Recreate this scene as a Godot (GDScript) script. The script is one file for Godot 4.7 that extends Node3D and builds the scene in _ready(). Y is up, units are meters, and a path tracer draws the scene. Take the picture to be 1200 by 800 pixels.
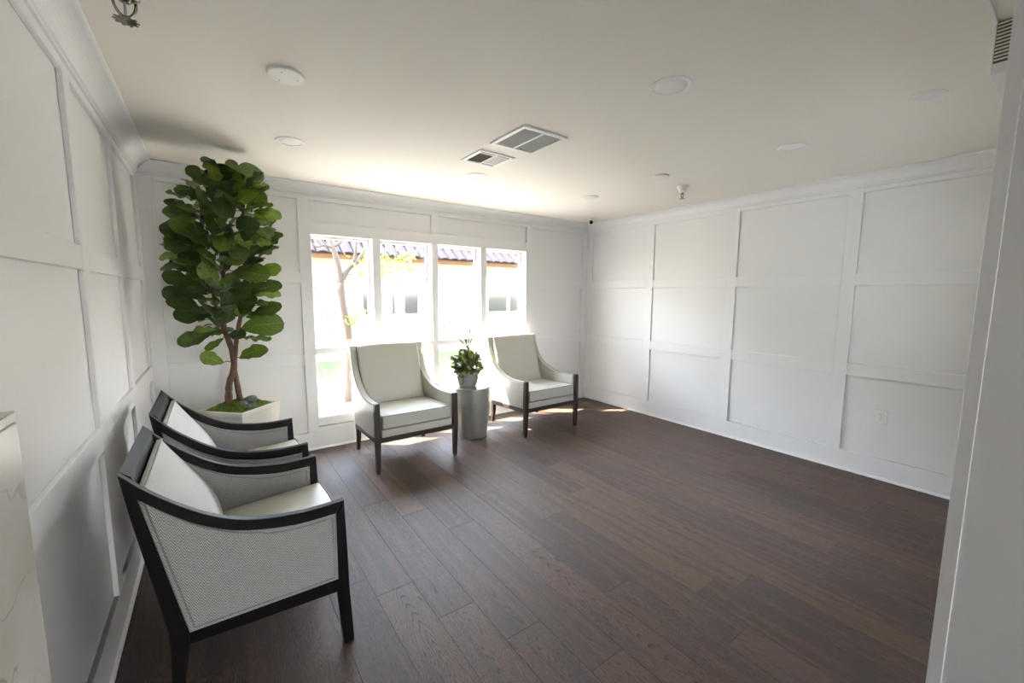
extends Node3D
# A white panelled sitting room seen from its entrance. Units are metres, y is up.
# x = 0 is the face of the right wall, z = 0 the face of the window wall, x = XL the face of the left wall.

const XL := -4.711
const HC := 2.44            # ceiling height
const ZL := 9.5             # inner face of the lobby's end wall
const BT := 0.018           # thickness of the wall battens
const CAM := Vector3(-4.305, 1.479, 4.172)
const FOC := 484.84         # focal length in pixels of the 1200 x 800 frame
var cam_r: Vector3
var cam_u: Vector3
var cam_f: Vector3
var M := {}
var taken := {}
var rng := RandomNumberGenerator.new()

# ------------------------------------------------------------------ small helpers

func ray(px: float, py: float) -> Vector3:
	return cam_f + cam_r * ((px - 600.0) / FOC) - cam_u * ((py - 400.0) / FOC)

func on_z(px: float, py: float, z: float) -> Vector3:
	var v := ray(px, py)
	return CAM + v * ((z - CAM.z) / v.z)

func on_y(px: float, py: float, y: float) -> Vector3:
	var v := ray(px, py)
	return CAM + v * ((y - CAM.y) / v.y)

func numbered(n: String) -> String:
	if not taken.has(n):
		taken[n] = 0
		return n
	taken[n] += 1
	return "%s_%03d" % [n, taken[n]]

func tag(o: Node, label: String, category := "", group := "", kind := "") -> Node:
	if label: o.set_meta("label", label)
	if category: o.set_meta("category", category)
	if group: o.set_meta("group", group)
	if kind: o.set_meta("kind", kind)
	return o

func thing(called: String, label: String, category: String, at := Vector3.ZERO, turn := 0.0, group := "") -> Node3D:
	var o := Node3D.new()
	o.name = numbered(called)
	add_child(o)
	o.position = at
	o.rotation.y = turn
	tag(o, label, category, group)
	return o

func setting(called: String, label: String, category: String) -> Node3D:
	var o := thing(called, label, category)
	o.set_meta("kind", "structure")
	return o

func mat(c: Color, rough := 0.6, metal := 0.0, spec := 0.5) -> StandardMaterial3D:
	var m := StandardMaterial3D.new()
	m.albedo_color = c
	m.roughness = rough
	m.metallic = metal
	m.metallic_specular = spec
	return m

# collects triangles; every closed shape is turned so that its faces point outwards
class Geo:
	var st := SurfaceTool.new()
	var n := 0
	func _init():
		st.begin(Mesh.PRIMITIVE_TRIANGLES)
	func put(v: PackedVector3Array, uv: PackedVector2Array, smooth: bool, closed := true):
		var vol := 0.0
		if closed:
			var o := v[0]
			for i in range(0, v.size(), 3):
				vol += (v[i] - o).dot((v[i + 1] - o).cross(v[i + 2] - o))
		st.set_smooth_group(0 if smooth else -1)
		var has_uv := uv.size() == v.size()
		for i in range(0, v.size(), 3):
			for k in ([0, 2, 1] if vol > 0.0 else [0, 1, 2]):
				st.set_uv(uv[i + k] if has_uv else Vector2.ZERO)
				st.add_vertex(v[i + k])
		n += v.size()
	func mesh() -> ArrayMesh:
		st.generate_normals()
		return st.commit()

func part(called: String, g: Geo, m: Material, parent: Node = self) -> MeshInstance3D:
	return inst(called, g.mesh(), m, parent)

func inst(called: String, mesh: Mesh, m: Material, parent: Node = self) -> MeshInstance3D:
	var o := MeshInstance3D.new()
	o.mesh = mesh
	o.material_override = m
	o.cast_shadow = GeometryInstance3D.SHADOW_CASTING_SETTING_ON
	o.name = numbered(called) if parent == self else called
	parent.add_child(o, true)
	return o

func quad(v: PackedVector3Array, a: Vector3, b: Vector3, c: Vector3, d: Vector3):
	v.append_array([a, b, c, a, c, d])

# box between two corners with chamfered edges
func bbox(g: Geo, a: Vector3, b: Vector3, bev := 0.0, xf := Transform3D.IDENTITY):
	var lo := Vector3(minf(a.x, b.x), minf(a.y, b.y), minf(a.z, b.z))
	var hi := Vector3(maxf(a.x, b.x), maxf(a.y, b.y), maxf(a.z, b.z))
	var c := (lo + hi) * 0.5
	var h := (hi - lo) * 0.5
	var e: float = minf(bev, minf(h.x, minf(h.y, h.z)) * 0.9)
	var v := PackedVector3Array()
	if e <= 0.0:
		for ax in 3:
			for s in [-1.0, 1.0]:
				var p: Array = []
				for q in [[-1, -1], [1, -1], [1, 1], [-1, 1]]:
					var w := Vector3.ZERO
					w[ax] = s * h[ax]
					w[(ax + 1) % 3] = q[0] * h[(ax + 1) % 3] * s
					w[(ax + 2) % 3] = q[1] * h[(ax + 2) % 3]
					p.append(xf * (c + w))
				quad(v, p[0], p[1], p[2], p[3])
		g.put(v, PackedVector2Array(), false)
		return
	var P := func(ax: int, s: Vector3) -> Vector3:
		var w := Vector3.ZERO
		for i in 3:
			w[i] = s[i] * (h[i] if i == ax else h[i] - e)
		return xf * (c + w)
	for ax in 3:
		var b1 := (ax + 1) % 3
		var b2 := (ax + 2) % 3
		for s in [-1.0, 1.0]:
			var p: Array = []
			for q in [[-1, -1], [1, -1], [1, 1], [-1, 1]]:
				var sg := Vector3.ZERO
				sg[ax] = s
				sg[b1] = q[0] * s
				sg[b2] = q[1]
				p.append(P.call(ax, sg))
			quad(v, p[0], p[1], p[2], p[3])
		# edges along ax
		for s1 in [-1.0, 1.0]:
			for s2 in [-1.0, 1.0]:
				var sa := Vector3.ZERO
				sa[ax] = -1.0; sa[b1] = s1; sa[b2] = s2
				var sb := sa
				sb[ax] = 1.0
				var q1: Vector3 = P.call(b1, sa)
				var q2: Vector3 = P.call(b1, sb)
				var q3: Vector3 = P.call(b2, sb)
				var q4: Vector3 = P.call(b2, sa)
				if s1 * s2 > 0: quad(v, q1, q4, q3, q2)
				else: quad(v, q1, q2, q3, q4)
	for sx in [-1.0, 1.0]:
		for sy in [-1.0, 1.0]:
			for sz in [-1.0, 1.0]:
				var s := Vector3(sx, sy, sz)
				if sx * sy * sz > 0: v.append_array([P.call(0, s), P.call(1, s), P.call(2, s)])
				else: v.append_array([P.call(0, s), P.call(2, s), P.call(1, s)])
	g.put(v, PackedVector2Array(), false)

# a tapered bar between two square sections
func taper(g: Geo, a: Vector3, b: Vector3, ha: Vector2, hb: Vector2):
	var v := PackedVector3Array()
	var A: Array = []
	var B: Array = []
	for q in [[-1, -1], [1, -1], [1, 1], [-1, 1]]:
		A.append(a + Vector3(q[0] * ha.x, 0, q[1] * ha.y))
		B.append(b + Vector3(q[0] * hb.x, 0, q[1] * hb.y))
	for i in 4:
		var j := (i + 1) % 4
		quad(v, A[i], A[j], B[j], B[i])
	quad(v, A[3], A[2], A[1], A[0])
	quad(v, B[0], B[1], B[2], B[3])
	g.put(v, PackedVector2Array(), false)

# rows of points joined into a skin; wrap closes each row, caps close the ends
func loft(g: Geo, rows: Array, wrap := true, caps := true, smooth := true, uvs := Vector2.ZERO):
	var v := PackedVector3Array()
	var t := PackedVector2Array()
	var m: int = rows[0].size()
	var last := m if wrap else m - 1
	for i in rows.size() - 1:
		for j in last:
			var k := (j + 1) % m
			quad(v, rows[i][j], rows[i][k], rows[i + 1][k], rows[i + 1][j])
			var a := Vector2(float(j) / last, float(i) / (rows.size() - 1)) * uvs
			var b := Vector2(float(j + 1) / last, float(i + 1) / (rows.size() - 1)) * uvs
			t.append_array([a, Vector2(b.x, a.y), b, a, b, Vector2(a.x, b.y)])
	if wrap and caps:
		for e in [0, rows.size() - 1]:
			var c := Vector3.ZERO
			for p in rows[e]: c += p
			c /= m
			for j in m:
				var k := (j + 1) % m
				if e == 0: v.append_array([c, rows[e][k], rows[e][j]])
				else: v.append_array([c, rows[e][j], rows[e][k]])
				t.append_array([Vector2.ZERO, Vector2.ZERO, Vector2.ZERO])
	g.put(v, t, smooth, wrap and caps)

func tube(g: Geo, pts: Array, radii: Array, seg := 8):
	var rows: Array = []
	var side := Vector3.ZERO
	for i in pts.size():
		var d: Vector3 = (pts[mini(i + 1, pts.size() - 1)] - pts[maxi(i - 1, 0)]).normalized()
		if i == 0:
			side = d.cross(Vector3.UP if absf(d.y) < 0.9 else Vector3.RIGHT).normalized()
		else:
			side = (side - d * side.dot(d)).normalized()
		var other := d.cross(side)
		var row: Array = []
		var r: float = radii[mini(i, radii.size() - 1)]
		for k in seg:
			var a := TAU * k / seg
			row.append(pts[i] + (side * cos(a) + other * sin(a)) * r)
		rows.append(row)
	loft(g, rows)

# closed ring of tube
func ring_tube(g: Geo, pts: Array, r: float, seg := 6):
	var rows: Array = []
	var n := pts.size()
	for i in n + 1:
		var p: Vector3 = pts[i % n]
		var d: Vector3 = (pts[(i + 1) % n] - pts[(i + n - 1) % n]).normalized()
		var s := d.cross(Vector3(0.31, 0.9, 0.27)).normalized()
		var o := d.cross(s)
		var row: Array = []
		for k in seg:
			var a := TAU * k / seg
			row.append(p + (s * cos(a) + o * sin(a)) * r)
		rows.append(row)
	loft(g, rows, true, false)

# turned shape: profile of (radius, y)
func lathe(g: Geo, prof: Array, at := Vector3.ZERO, seg := 32, smooth := true, uvs := Vector2.ZERO):
	var rows: Array = []
	for p in prof:
		var row: Array = []
		for k in seg:
			var a := TAU * k / seg
			row.append(at + Vector3(cos(a) * p[0], p[1], sin(a) * p[0]))
		rows.append(row)
	loft(g, rows, true, true, smooth, uvs)

# outline (x, y) pushed along an axis: 'to' turns (x, y, depth) into a point
func prism(g: Geo, pts: PackedVector2Array, d0: float, d1: float, to: Callable, bev := 0.0, uvs := 0.0):
	var p := pts.duplicate()
	var area := 0.0
	for i in p.size():
		area += p[i].cross(p[(i + 1) % p.size()])
	if area < 0: p.reverse()
	var inner := PackedVector2Array()
	var n := p.size()
	for i in n:
		var e1 := (p[i] - p[(i + n - 1) % n]).normalized()
		var e2 := (p[(i + 1) % n] - p[i]).normalized()
		var n1 := Vector2(-e1.y, e1.x)
		var n2 := Vector2(-e2.y, e2.x)
		var b := (n1 + n2).normalized()
		inner.append(p[i] + b * (bev / maxf(b.dot(n1), 0.4)))
	var tri := Geometry2D.triangulate_polygon(inner)
	if tri.is_empty():
		print("outline could not be filled")
		inner = p.duplicate()
		tri = Geometry2D.triangulate_polygon(inner)
	var v := PackedVector3Array()
	var t := PackedVector2Array()
	for i in range(0, tri.size(), 3):
		var a := inner[tri[i]]; var b := inner[tri[i + 1]]; var c := inner[tri[i + 2]]
		if (b - a).cross(c - a) < 0:
			var x := b; b = c; c = x
		v.append_array([to.call(a.x, a.y, d1), to.call(b.x, b.y, d1), to.call(c.x, c.y, d1)])
		v.append_array([to.call(a.x, a.y, d0), to.call(c.x, c.y, d0), to.call(b.x, b.y, d0)])
		t.append_array([a * uvs, b * uvs, c * uvs, a * uvs, c * uvs, b * uvs])
	var rings: Array = [[inner, d0], [p, d0 + bev], [p, d1 - bev], [inner, d1]] if bev > 0 else [[p, d0], [p, d1]]
	for q in rings.size() - 1:
		for i in n:
			var j := (i + 1) % n
			var A: PackedVector2Array = rings[q][0]
			var B: PackedVector2Array = rings[q + 1][0]
			quad(v, to.call(A[i].x, A[i].y, rings[q][1]), to.call(A[j].x, A[j].y, rings[q][1]), to.call(B[j].x, B[j].y, rings[q + 1][1]), to.call(B[i].x, B[i].y, rings[q + 1][1]))
			t.append_array([A[i] * uvs, A[j] * uvs, B[j] * uvs, A[i] * uvs, B[j] * uvs, B[i] * uvs])
	g.put(v, t, false)

# rounded box, subdivided so that 'bend' can shape it (a cushion, an upholstered panel)
func rbox(g: Geo, h: Vector3, r: float, cells: Vector3i, bend: Callable, uvs := 0.0):
	var lines: Array = []
	for ax in 3:
		var l: Array = [-h[ax], -h[ax] + 0.27 * r, -h[ax] + 0.6 * r]
		for i in cells[ax] + 1:
			l.append(lerpf(-h[ax] + r, h[ax] - r, float(i) / cells[ax]))
		l.append_array([h[ax] - 0.6 * r, h[ax] - 0.27 * r, h[ax]])
		lines.append(l)
	var v := PackedVector3Array()
	var t := PackedVector2Array()
	for ax in 3:
		var b1 := (ax + 1) % 3
		var b2 := (ax + 2) % 3
		for s in [-1.0, 1.0]:
			var grid: Array = []
			for x in lines[b1]:
				var row: Array = []
				for y in lines[b2]:
					var p := Vector3.ZERO
					p[ax] = s * h[ax]; p[b1] = x; p[b2] = y
					var q := p.clamp(-(h - Vector3.ONE * r), h - Vector3.ONE * r)
					row.append(q + (p - q).normalized() * r)
				grid.append(row)
			for i in grid.size() - 1:
				for j in grid[0].size() - 1:
					var c: Array = [grid[i][j], grid[i + 1][j], grid[i + 1][j + 1], grid[i][j + 1]]
					if s < 0: c.reverse()
					quad(v, bend.call(c[0]), bend.call(c[1]), bend.call(c[2]), bend.call(c[3]))
					for k in [0, 1, 2, 0, 2, 3]:
						t.append(Vector2(c[k][b1], c[k][b2]) * uvs)
	g.put(v, t, true)

func spline(p: Array, n := 6) -> Array:
	var out: Array = []
	for i in p.size() - 1:
		for k in n:
			var f := float(k) / n
			out.append(p[i].cubic_interpolate(p[i + 1], p[maxi(i - 1, 0)], p[mini(i + 2, p.size() - 1)], f))
	out.append(p[p.size() - 1])
	return out

# ------------------------------------------------------------------ textures

func to_tex(data: PackedByteArray, w: int, h: int) -> ImageTexture:
	var im := Image.create_from_data(w, h, false, Image.FORMAT_RGB8, data)
	im.generate_mipmaps()
	return ImageTexture.create_from_image(im)

func plank_material(k: int) -> StandardMaterial3D:
	var w := 128
	var h := 832
	var n := FastNoiseLite.new()
	n.seed = 40 + k
	n.noise_type = FastNoiseLite.TYPE_SIMPLEX_SMOOTH
	n.frequency = 1.0
	n.fractal_octaves = 2
	var data := PackedByteArray()
	data.resize(w * h * 3)
	var tone: Array = [Color(0.407, 0.342, 0.310), Color(0.362, 0.318, 0.296), Color(0.429, 0.355, 0.311), Color(0.385, 0.331, 0.307), Color(0.346, 0.303, 0.286), Color(0.418, 0.349, 0.312), Color(0.373, 0.321, 0.295), Color(0.392, 0.341, 0.317)]
	var base: Color = tone[k]
	var grey := Color(0.345, 0.312, 0.300)
	var warm := Color(0.425, 0.345, 0.295)
	var cx := 0.25 * sin(k * 2.4)
	var arch := 0.35 + 0.5 * (k % 3)
	var yc := 0.2 + 0.16 * (k % 5)
	var strength := 1.0 if k in [0, 3, 5] else 0.55
	var i := 0
	for y in h:
		var fy := y / float(h) * 1.25
		for x in w:
			var fx := (x / float(w) - 0.5) * 0.187
			var wob := n.get_noise_2d(fx * 14.0, fy * 1.8) * 0.022 + n.get_noise_2d(fx * 60.0, fy * 8.0) * 0.003
			var d := sqrt(pow((fx - cx * 0.1 + wob) * 1.0, 2.0) * 2.2 + pow((fy - yc) * 0.075 * arch, 2.0))
			var ring := fposmod(d * 150.0, 1.0)
			var line := smoothstep(0.62, 0.95, ring) * (1.0 - smoothstep(0.95, 1.0, ring))
			var fibre := n.get_noise_2d(fx * 900.0, fy * 22.0)
			var pore := maxf(0.0, n.get_noise_2d(fx * 620.0 + 50.0, fy * 9.0) - 0.25)
			var broad := n.get_noise_2d(fx * 16.0 + 9.0, fy * 1.1 + 3.0)
			var c := base.lerp(grey, clampf(broad * 1.3, 0.0, 0.8)).lerp(warm, clampf(-broad * 1.3, 0.0, 0.75))
			var f := 1.0 + fibre * 0.10 - pore * 0.35 - line * 0.28 * strength
			data[i] = int(clampf(c.r * f, 0, 1) * 255.0)
			data[i + 1] = int(clampf(c.g * f, 0, 1) * 255.0)
			data[i + 2] = int(clampf(c.b * f, 0, 1) * 255.0)
			i += 3
	var m := mat(Color.WHITE, 0.52, 0.0, 0.32)
	m.albedo_texture = to_tex(data, w, h)
	return m

func chevron_material() -> StandardMaterial3D:
	var s := 96
	var data := PackedByteArray()
	data.resize(s * s * 3)
	var r := RandomNumberGenerator.new()
	r.seed = 5
	var i := 0
	for y in s:
		for x in s:
			var zig := absi((x % 12) - 6) * 2
			var on := (y + zig) % 6 < 3
			var c := 0.85 if on else 0.48
			c += r.randf_range(-0.05, 0.05)
			data[i] = int(c * 251.0); data[i + 1] = int(c * 249.0); data[i + 2] = int(c * 244.0)
			i += 3
	var m := mat(Color.WHITE, 0.95, 0.0, 0.2)
	m.albedo_texture = to_tex(data, s, s)
	return m

func weave_material(c: Color, amount: float, seed: int) -> StandardMaterial3D:
	var s := 128
	var data := PackedByteArray()
	data.resize(s * s * 3)
	var r := RandomNumberGenerator.new()
	r.seed = seed
	var i := 0
	for y in s:
		for x in s:
			var f := 1.0 + r.randf_range(-amount, amount) - (amount * 0.7 if ((x / 2 + y / 2) % 2 == 0) else 0.0)
			data[i] = int(clampf(c.r * f, 0, 1) * 255.0); data[i + 1] = int(clampf(c.g * f, 0, 1) * 255.0); data[i + 2] = int(clampf(c.b * f, 0, 1) * 255.0)
			i += 3
	var m := mat(Color.WHITE, 0.92, 0.0, 0.25)
	m.albedo_texture = to_tex(data, s, s)
	return m

func marble_material() -> StandardMaterial3D:
	var s := 512
	var n := FastNoiseLite.new()
	n.seed = 12
	n.frequency = 1.0
	n.fractal_octaves = 4
	var data := PackedByteArray()
	data.resize(s * s * 3)
	var i := 0
	for y in s:
		for x in s:
			var fx := x / float(s)
			var fy := y / float(s)
			var warp := n.get_noise_2d(fx * 2.0, fy * 2.0) * 0.6
			var vein := absf(n.get_noise_2d(fx * 1.3 + warp + 4.0, fy * 1.6 + warp))
			var v := 1.0 - smoothstep(0.0, 0.018, vein)
			var cloud := n.get_noise_2d(fx * 3.0 + 20.0, fy * 3.0)
			var c := Color(0.88, 0.875, 0.85).lerp(Color(0.83, 0.815, 0.76), clampf(cloud * 1.4, 0, 1)).lerp(Color(0.55, 0.54, 0.52), v * clampf(0.35 + cloud, 0.0, 0.55))
			data[i] = int(c.r * 255.0); data[i + 1] = int(c.g * 255.0); data[i + 2] = int(c.b * 255.0)
			i += 3
	var m := mat(Color.WHITE, 0.22)
	m.albedo_texture = to_tex(data, s, s)
	m.uv1_triplanar = true
	m.uv1_world_triplanar = true
	m.uv1_scale = Vector3.ONE * 0.8
	return m

func leaf_material(c: Color, vein: Color) -> StandardMaterial3D:
	var w := 96
	var h := 160
	var data := PackedByteArray()
	data.resize(w * h * 3)
	var n := FastNoiseLite.new()
	n.seed = 3
	n.frequency = 0.05
	var i := 0
	for y in h:
		for x in w:
			var fx := absf(x / float(w) - 0.5) * 2.0
			var fy := y / float(h)
			var mid := 1.0 - smoothstep(0.015, 0.055, fx)
			var q := fposmod((fy - fx * 0.22) * 8.0, 1.0)
			var side := (1.0 - smoothstep(0.0, 0.10, minf(q, 1.0 - q))) * (1.0 - fx * 0.6)
			var f := 1.0 + n.get_noise_2d(x, y) * 0.18
			var k := Color(c.r * f, c.g * f, c.b * f).lerp(vein, clampf(mid * 0.8 + side * 0.38, 0, 1))
			data[i] = int(clampf(k.r, 0, 1) * 255.0); data[i + 1] = int(clampf(k.g, 0, 1) * 255.0); data[i + 2] = int(clampf(k.b, 0, 1) * 255.0)
			i += 3
	var m := mat(Color.WHITE, 0.34)
	m.albedo_texture = to_tex(data, w, h)
	m.backlight_enabled = true
	m.backlight = Color(0.42, 0.45, 0.2)
	m.cull_mode = BaseMaterial3D.CULL_DISABLED
	return m

func noise_material(a: Color, b: Color, freq: float, scale: float, rough: float, relief := 0.0, seed := 1) -> StandardMaterial3D:
	var n := FastNoiseLite.new()
	n.seed = seed
	n.frequency = freq
	n.fractal_octaves = 4
	var t := NoiseTexture2D.new()
	t.width = 256
	t.height = 256
	t.seamless = true
	t.noise = n
	var gr := Gradient.new()
	gr.set_color(0, a)
	gr.set_color(1, b)
	t.color_ramp = gr
	var m := mat(Color.WHITE, rough)
	m.albedo_texture = t
	m.uv1_triplanar = true
	m.uv1_scale = Vector3.ONE * scale
	if relief > 0.0:
		var nt := NoiseTexture2D.new()
		nt.width = 256
		nt.height = 256
		nt.seamless = true
		nt.noise = n
		nt.as_normal_map = true
		nt.bump_strength = relief
		m.normal_enabled = true
		m.normal_texture = nt
	return m

func make_materials():
	M.wall = mat(Color(0.92, 0.917, 0.912), 0.36)
	M.trim = mat(Color(0.925, 0.922, 0.918), 0.34)
	M.ceiling = mat(Color(0.93, 0.91, 0.875), 0.85)
	M.vinyl_white = mat(Color(0.92, 0.92, 0.91), 0.35)
	M.glass = mat(Color(0.15, 0.17, 0.17, 0.05), 0.02)
	M.glass.transparency = BaseMaterial3D.TRANSPARENCY_ALPHA
	M.dark_wood = mat(Color(0.075, 0.068, 0.067), 0.42, 0.0, 0.3)
	M.espresso = mat(Color(0.19, 0.155, 0.14), 0.36)
	M.chevron = chevron_material()
	M.back_fabric = weave_material(Color(0.80, 0.80, 0.785), 0.05, 8)
	M.back_fabric.uv1_scale = Vector3.ONE
	M.cream = mat(Color(0.78, 0.77, 0.72), 0.42)
	M.cream_leather = mat(Color(0.71, 0.70, 0.65), 0.42)
	M.welt = mat(Color(0.50, 0.49, 0.46), 0.6)
	M.marble = marble_material()
	M.planter = noise_material(Color(0.86, 0.84, 0.80), Color(0.90, 0.885, 0.845), 0.01, 2.0, 0.55)
	M.moss = noise_material(Color(0.17, 0.26, 0.05), Color(0.45, 0.54, 0.14), 0.06, 5.0, 1.0, 6.0)
	M.stone = noise_material(Color(0.30, 0.31, 0.32), Color(0.52, 0.53, 0.53), 0.03, 6.0, 0.8, 3.0)
	M.bark = noise_material(Color(0.32, 0.23, 0.185), Color(0.52, 0.41, 0.345), 0.03, 7.0, 0.85, 5.0)
	M.leaf_dark = leaf_material(Color(0.275, 0.36, 0.165), Color(0.42, 0.48, 0.28))
	M.leaf_mid = leaf_material(Color(0.35, 0.445, 0.17), Color(0.51, 0.57, 0.31))
	M.leaf_light = leaf_material(Color(0.46, 0.555, 0.19), Color(0.61, 0.66, 0.37))
	M.herb_dark = leaf_material(Color(0.25, 0.29, 0.15), Color(0.36, 0.40, 0.24))
	M.herb_mid = leaf_material(Color(0.36, 0.40, 0.19), Color(0.48, 0.51, 0.30))
	M.herb_light = leaf_material(Color(0.50, 0.53, 0.26), Color(0.60, 0.62, 0.38))
	M.concrete = noise_material(Color(0.54, 0.535, 0.52), Color(0.61, 0.605, 0.59), 0.05, 4.0, 0.34)
	M.concrete.metallic = 0.5
	M.pot = noise_material(Color(0.50, 0.50, 0.49), Color(0.64, 0.64, 0.62), 0.03, 4.0, 0.7)
	M.twig = mat(Color(0.30, 0.25, 0.22), 0.8)
	M.chrome = mat(Color(0.52, 0.51, 0.48), 0.22, 1.0)
	M.black = mat(Color(0.03, 0.03, 0.035), 0.25)
	M.grille = mat(Color(0.68, 0.69, 0.68), 0.6)
	M.duct = mat(Color(0.42, 0.40, 0.33), 0.8)
	M.plate = mat(Color(0.935, 0.93, 0.91), 0.45)
	M.slot = mat(Color(0.12, 0.12, 0.12), 0.6)
	M.grass = noise_material(Color(0.135, 0.165, 0.055), Color(0.22, 0.265, 0.10), 0.04, 1.2, 1.0, 4.0)
	M.paving = noise_material(Color(0.51, 0.495, 0.465), Color(0.58, 0.565, 0.535), 0.03, 0.8, 0.95)
	M.stucco = noise_material(Color(0.58, 0.545, 0.47), Color(0.64, 0.605, 0.53), 0.05, 1.5, 0.95)
	M.fascia = mat(Color(0.26, 0.19, 0.13), 0.9, 0.0, 0.1)
	M.roof_tile = noise_material(Color(0.165, 0.148, 0.155), Color(0.195, 0.178, 0.184), 0.02, 2.0, 0.95)
	M.roof_tile.metallic_specular = 0.15
	M.pane_far = mat(Color(0.07, 0.08, 0.085), 0.05, 0.0, 0.4)
	M.pale_bark = noise_material(Color(0.18, 0.135, 0.11), Color(0.25, 0.20, 0.165), 0.03, 4.0, 0.9)
	M.yard_leaf = mat(Color(0.27, 0.35, 0.08), 0.7)
	M.yard_leaf.backlight_enabled = true
	M.yard_leaf.backlight = Color(0.5, 0.6, 0.2)
	M.yard_leaf.cull_mode = BaseMaterial3D.CULL_DISABLED

# ------------------------------------------------------------------ the room

func wall_panels(parent: Node3D, to: Callable, stiles: Array, bays: Array):
	# to(s, y, out): s along the wall, out = towards the room. stiles: [s0, s1]; bays: [s0, s1, [[y0, y1] of each rail]]
	for s in stiles:
		var g := Geo.new()
		bbox(g, to.call(s[0], s[2] if s.size() > 2 else 0.0, -BT), to.call(s[1], s[3] if s.size() > 3 else 2.352, 0.0), 0.0015)
		part("stile", g, M.trim, parent)
	for b in bays:
		var rails: Array = b[2]
		for r in rails:
			var g := Geo.new()
			bbox(g, to.call(b[0], r[0], -BT), to.call(b[1], r[1], 0.0), 0.0015)
			part("rail", g, M.trim, parent)
		for i in rails.size() - 1:
			if rails[i + 1][0] - rails[i][1] < 0.03: continue
			var g := Geo.new()
			bbox(g, to.call(b[0], rails[i][1], -BT - 0.004), to.call(b[1], rails[i + 1][0], -BT + 0.0002))
			part("panel", g, M.wall, parent)

func crown(parent: Node3D, a: Callable):
	# cove profile: distance from the wall, height
	var prof: Array = [[0.0, 2.346], [0.010, 2.348], [0.012, 2.356], [0.018, 2.360]]
	for i in 9:
		var t := i / 8.0 * PI / 2
		prof.append([0.020 + 0.074 * (1.0 - cos(t)), 2.362 + 0.066 * sin(t)])
	prof.append_array([[0.100, 2.430], [0.104, 2.432], [0.104, 2.44], [0.0, 2.44]])
	var ends: Array = [[], []]
	for p in prof:
		var q: Array = a.call(p[0], p[1])
		ends[0].append(q[0])
		ends[1].append(q[1])
	var g := Geo.new()
	loft(g, ends, true, true, false)
	part("crown_molding", g, M.trim, parent)

func base_board(called: String, label: String, a: Vector3, b: Vector3, inward: Vector3, top := 0.172):
	var o := setting(called, label, "baseboard")
	var g := Geo.new()
	bbox(g, a - inward * BT, b + inward * 0.0005 + Vector3.UP * top, 0.0015)
	part("board", g, M.trim, o)
	var g2 := Geo.new()
	var d := (b - a).normalized()
	var rows: Array = [[], []]
	for q in [[0.0, 0.0], [0.013, 0.0], [0.013, 0.005], [0.010, 0.012], [0.005, 0.017], [0.0, 0.019]]:
		rows[0].append(a + inward * q[0] + Vector3.UP * q[1])
		rows[1].append(b + inward * q[0] + Vector3.UP * q[1])
	loft(g2, rows, true, true, false)
	part("shoe_molding", g2, M.trim, o)

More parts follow.
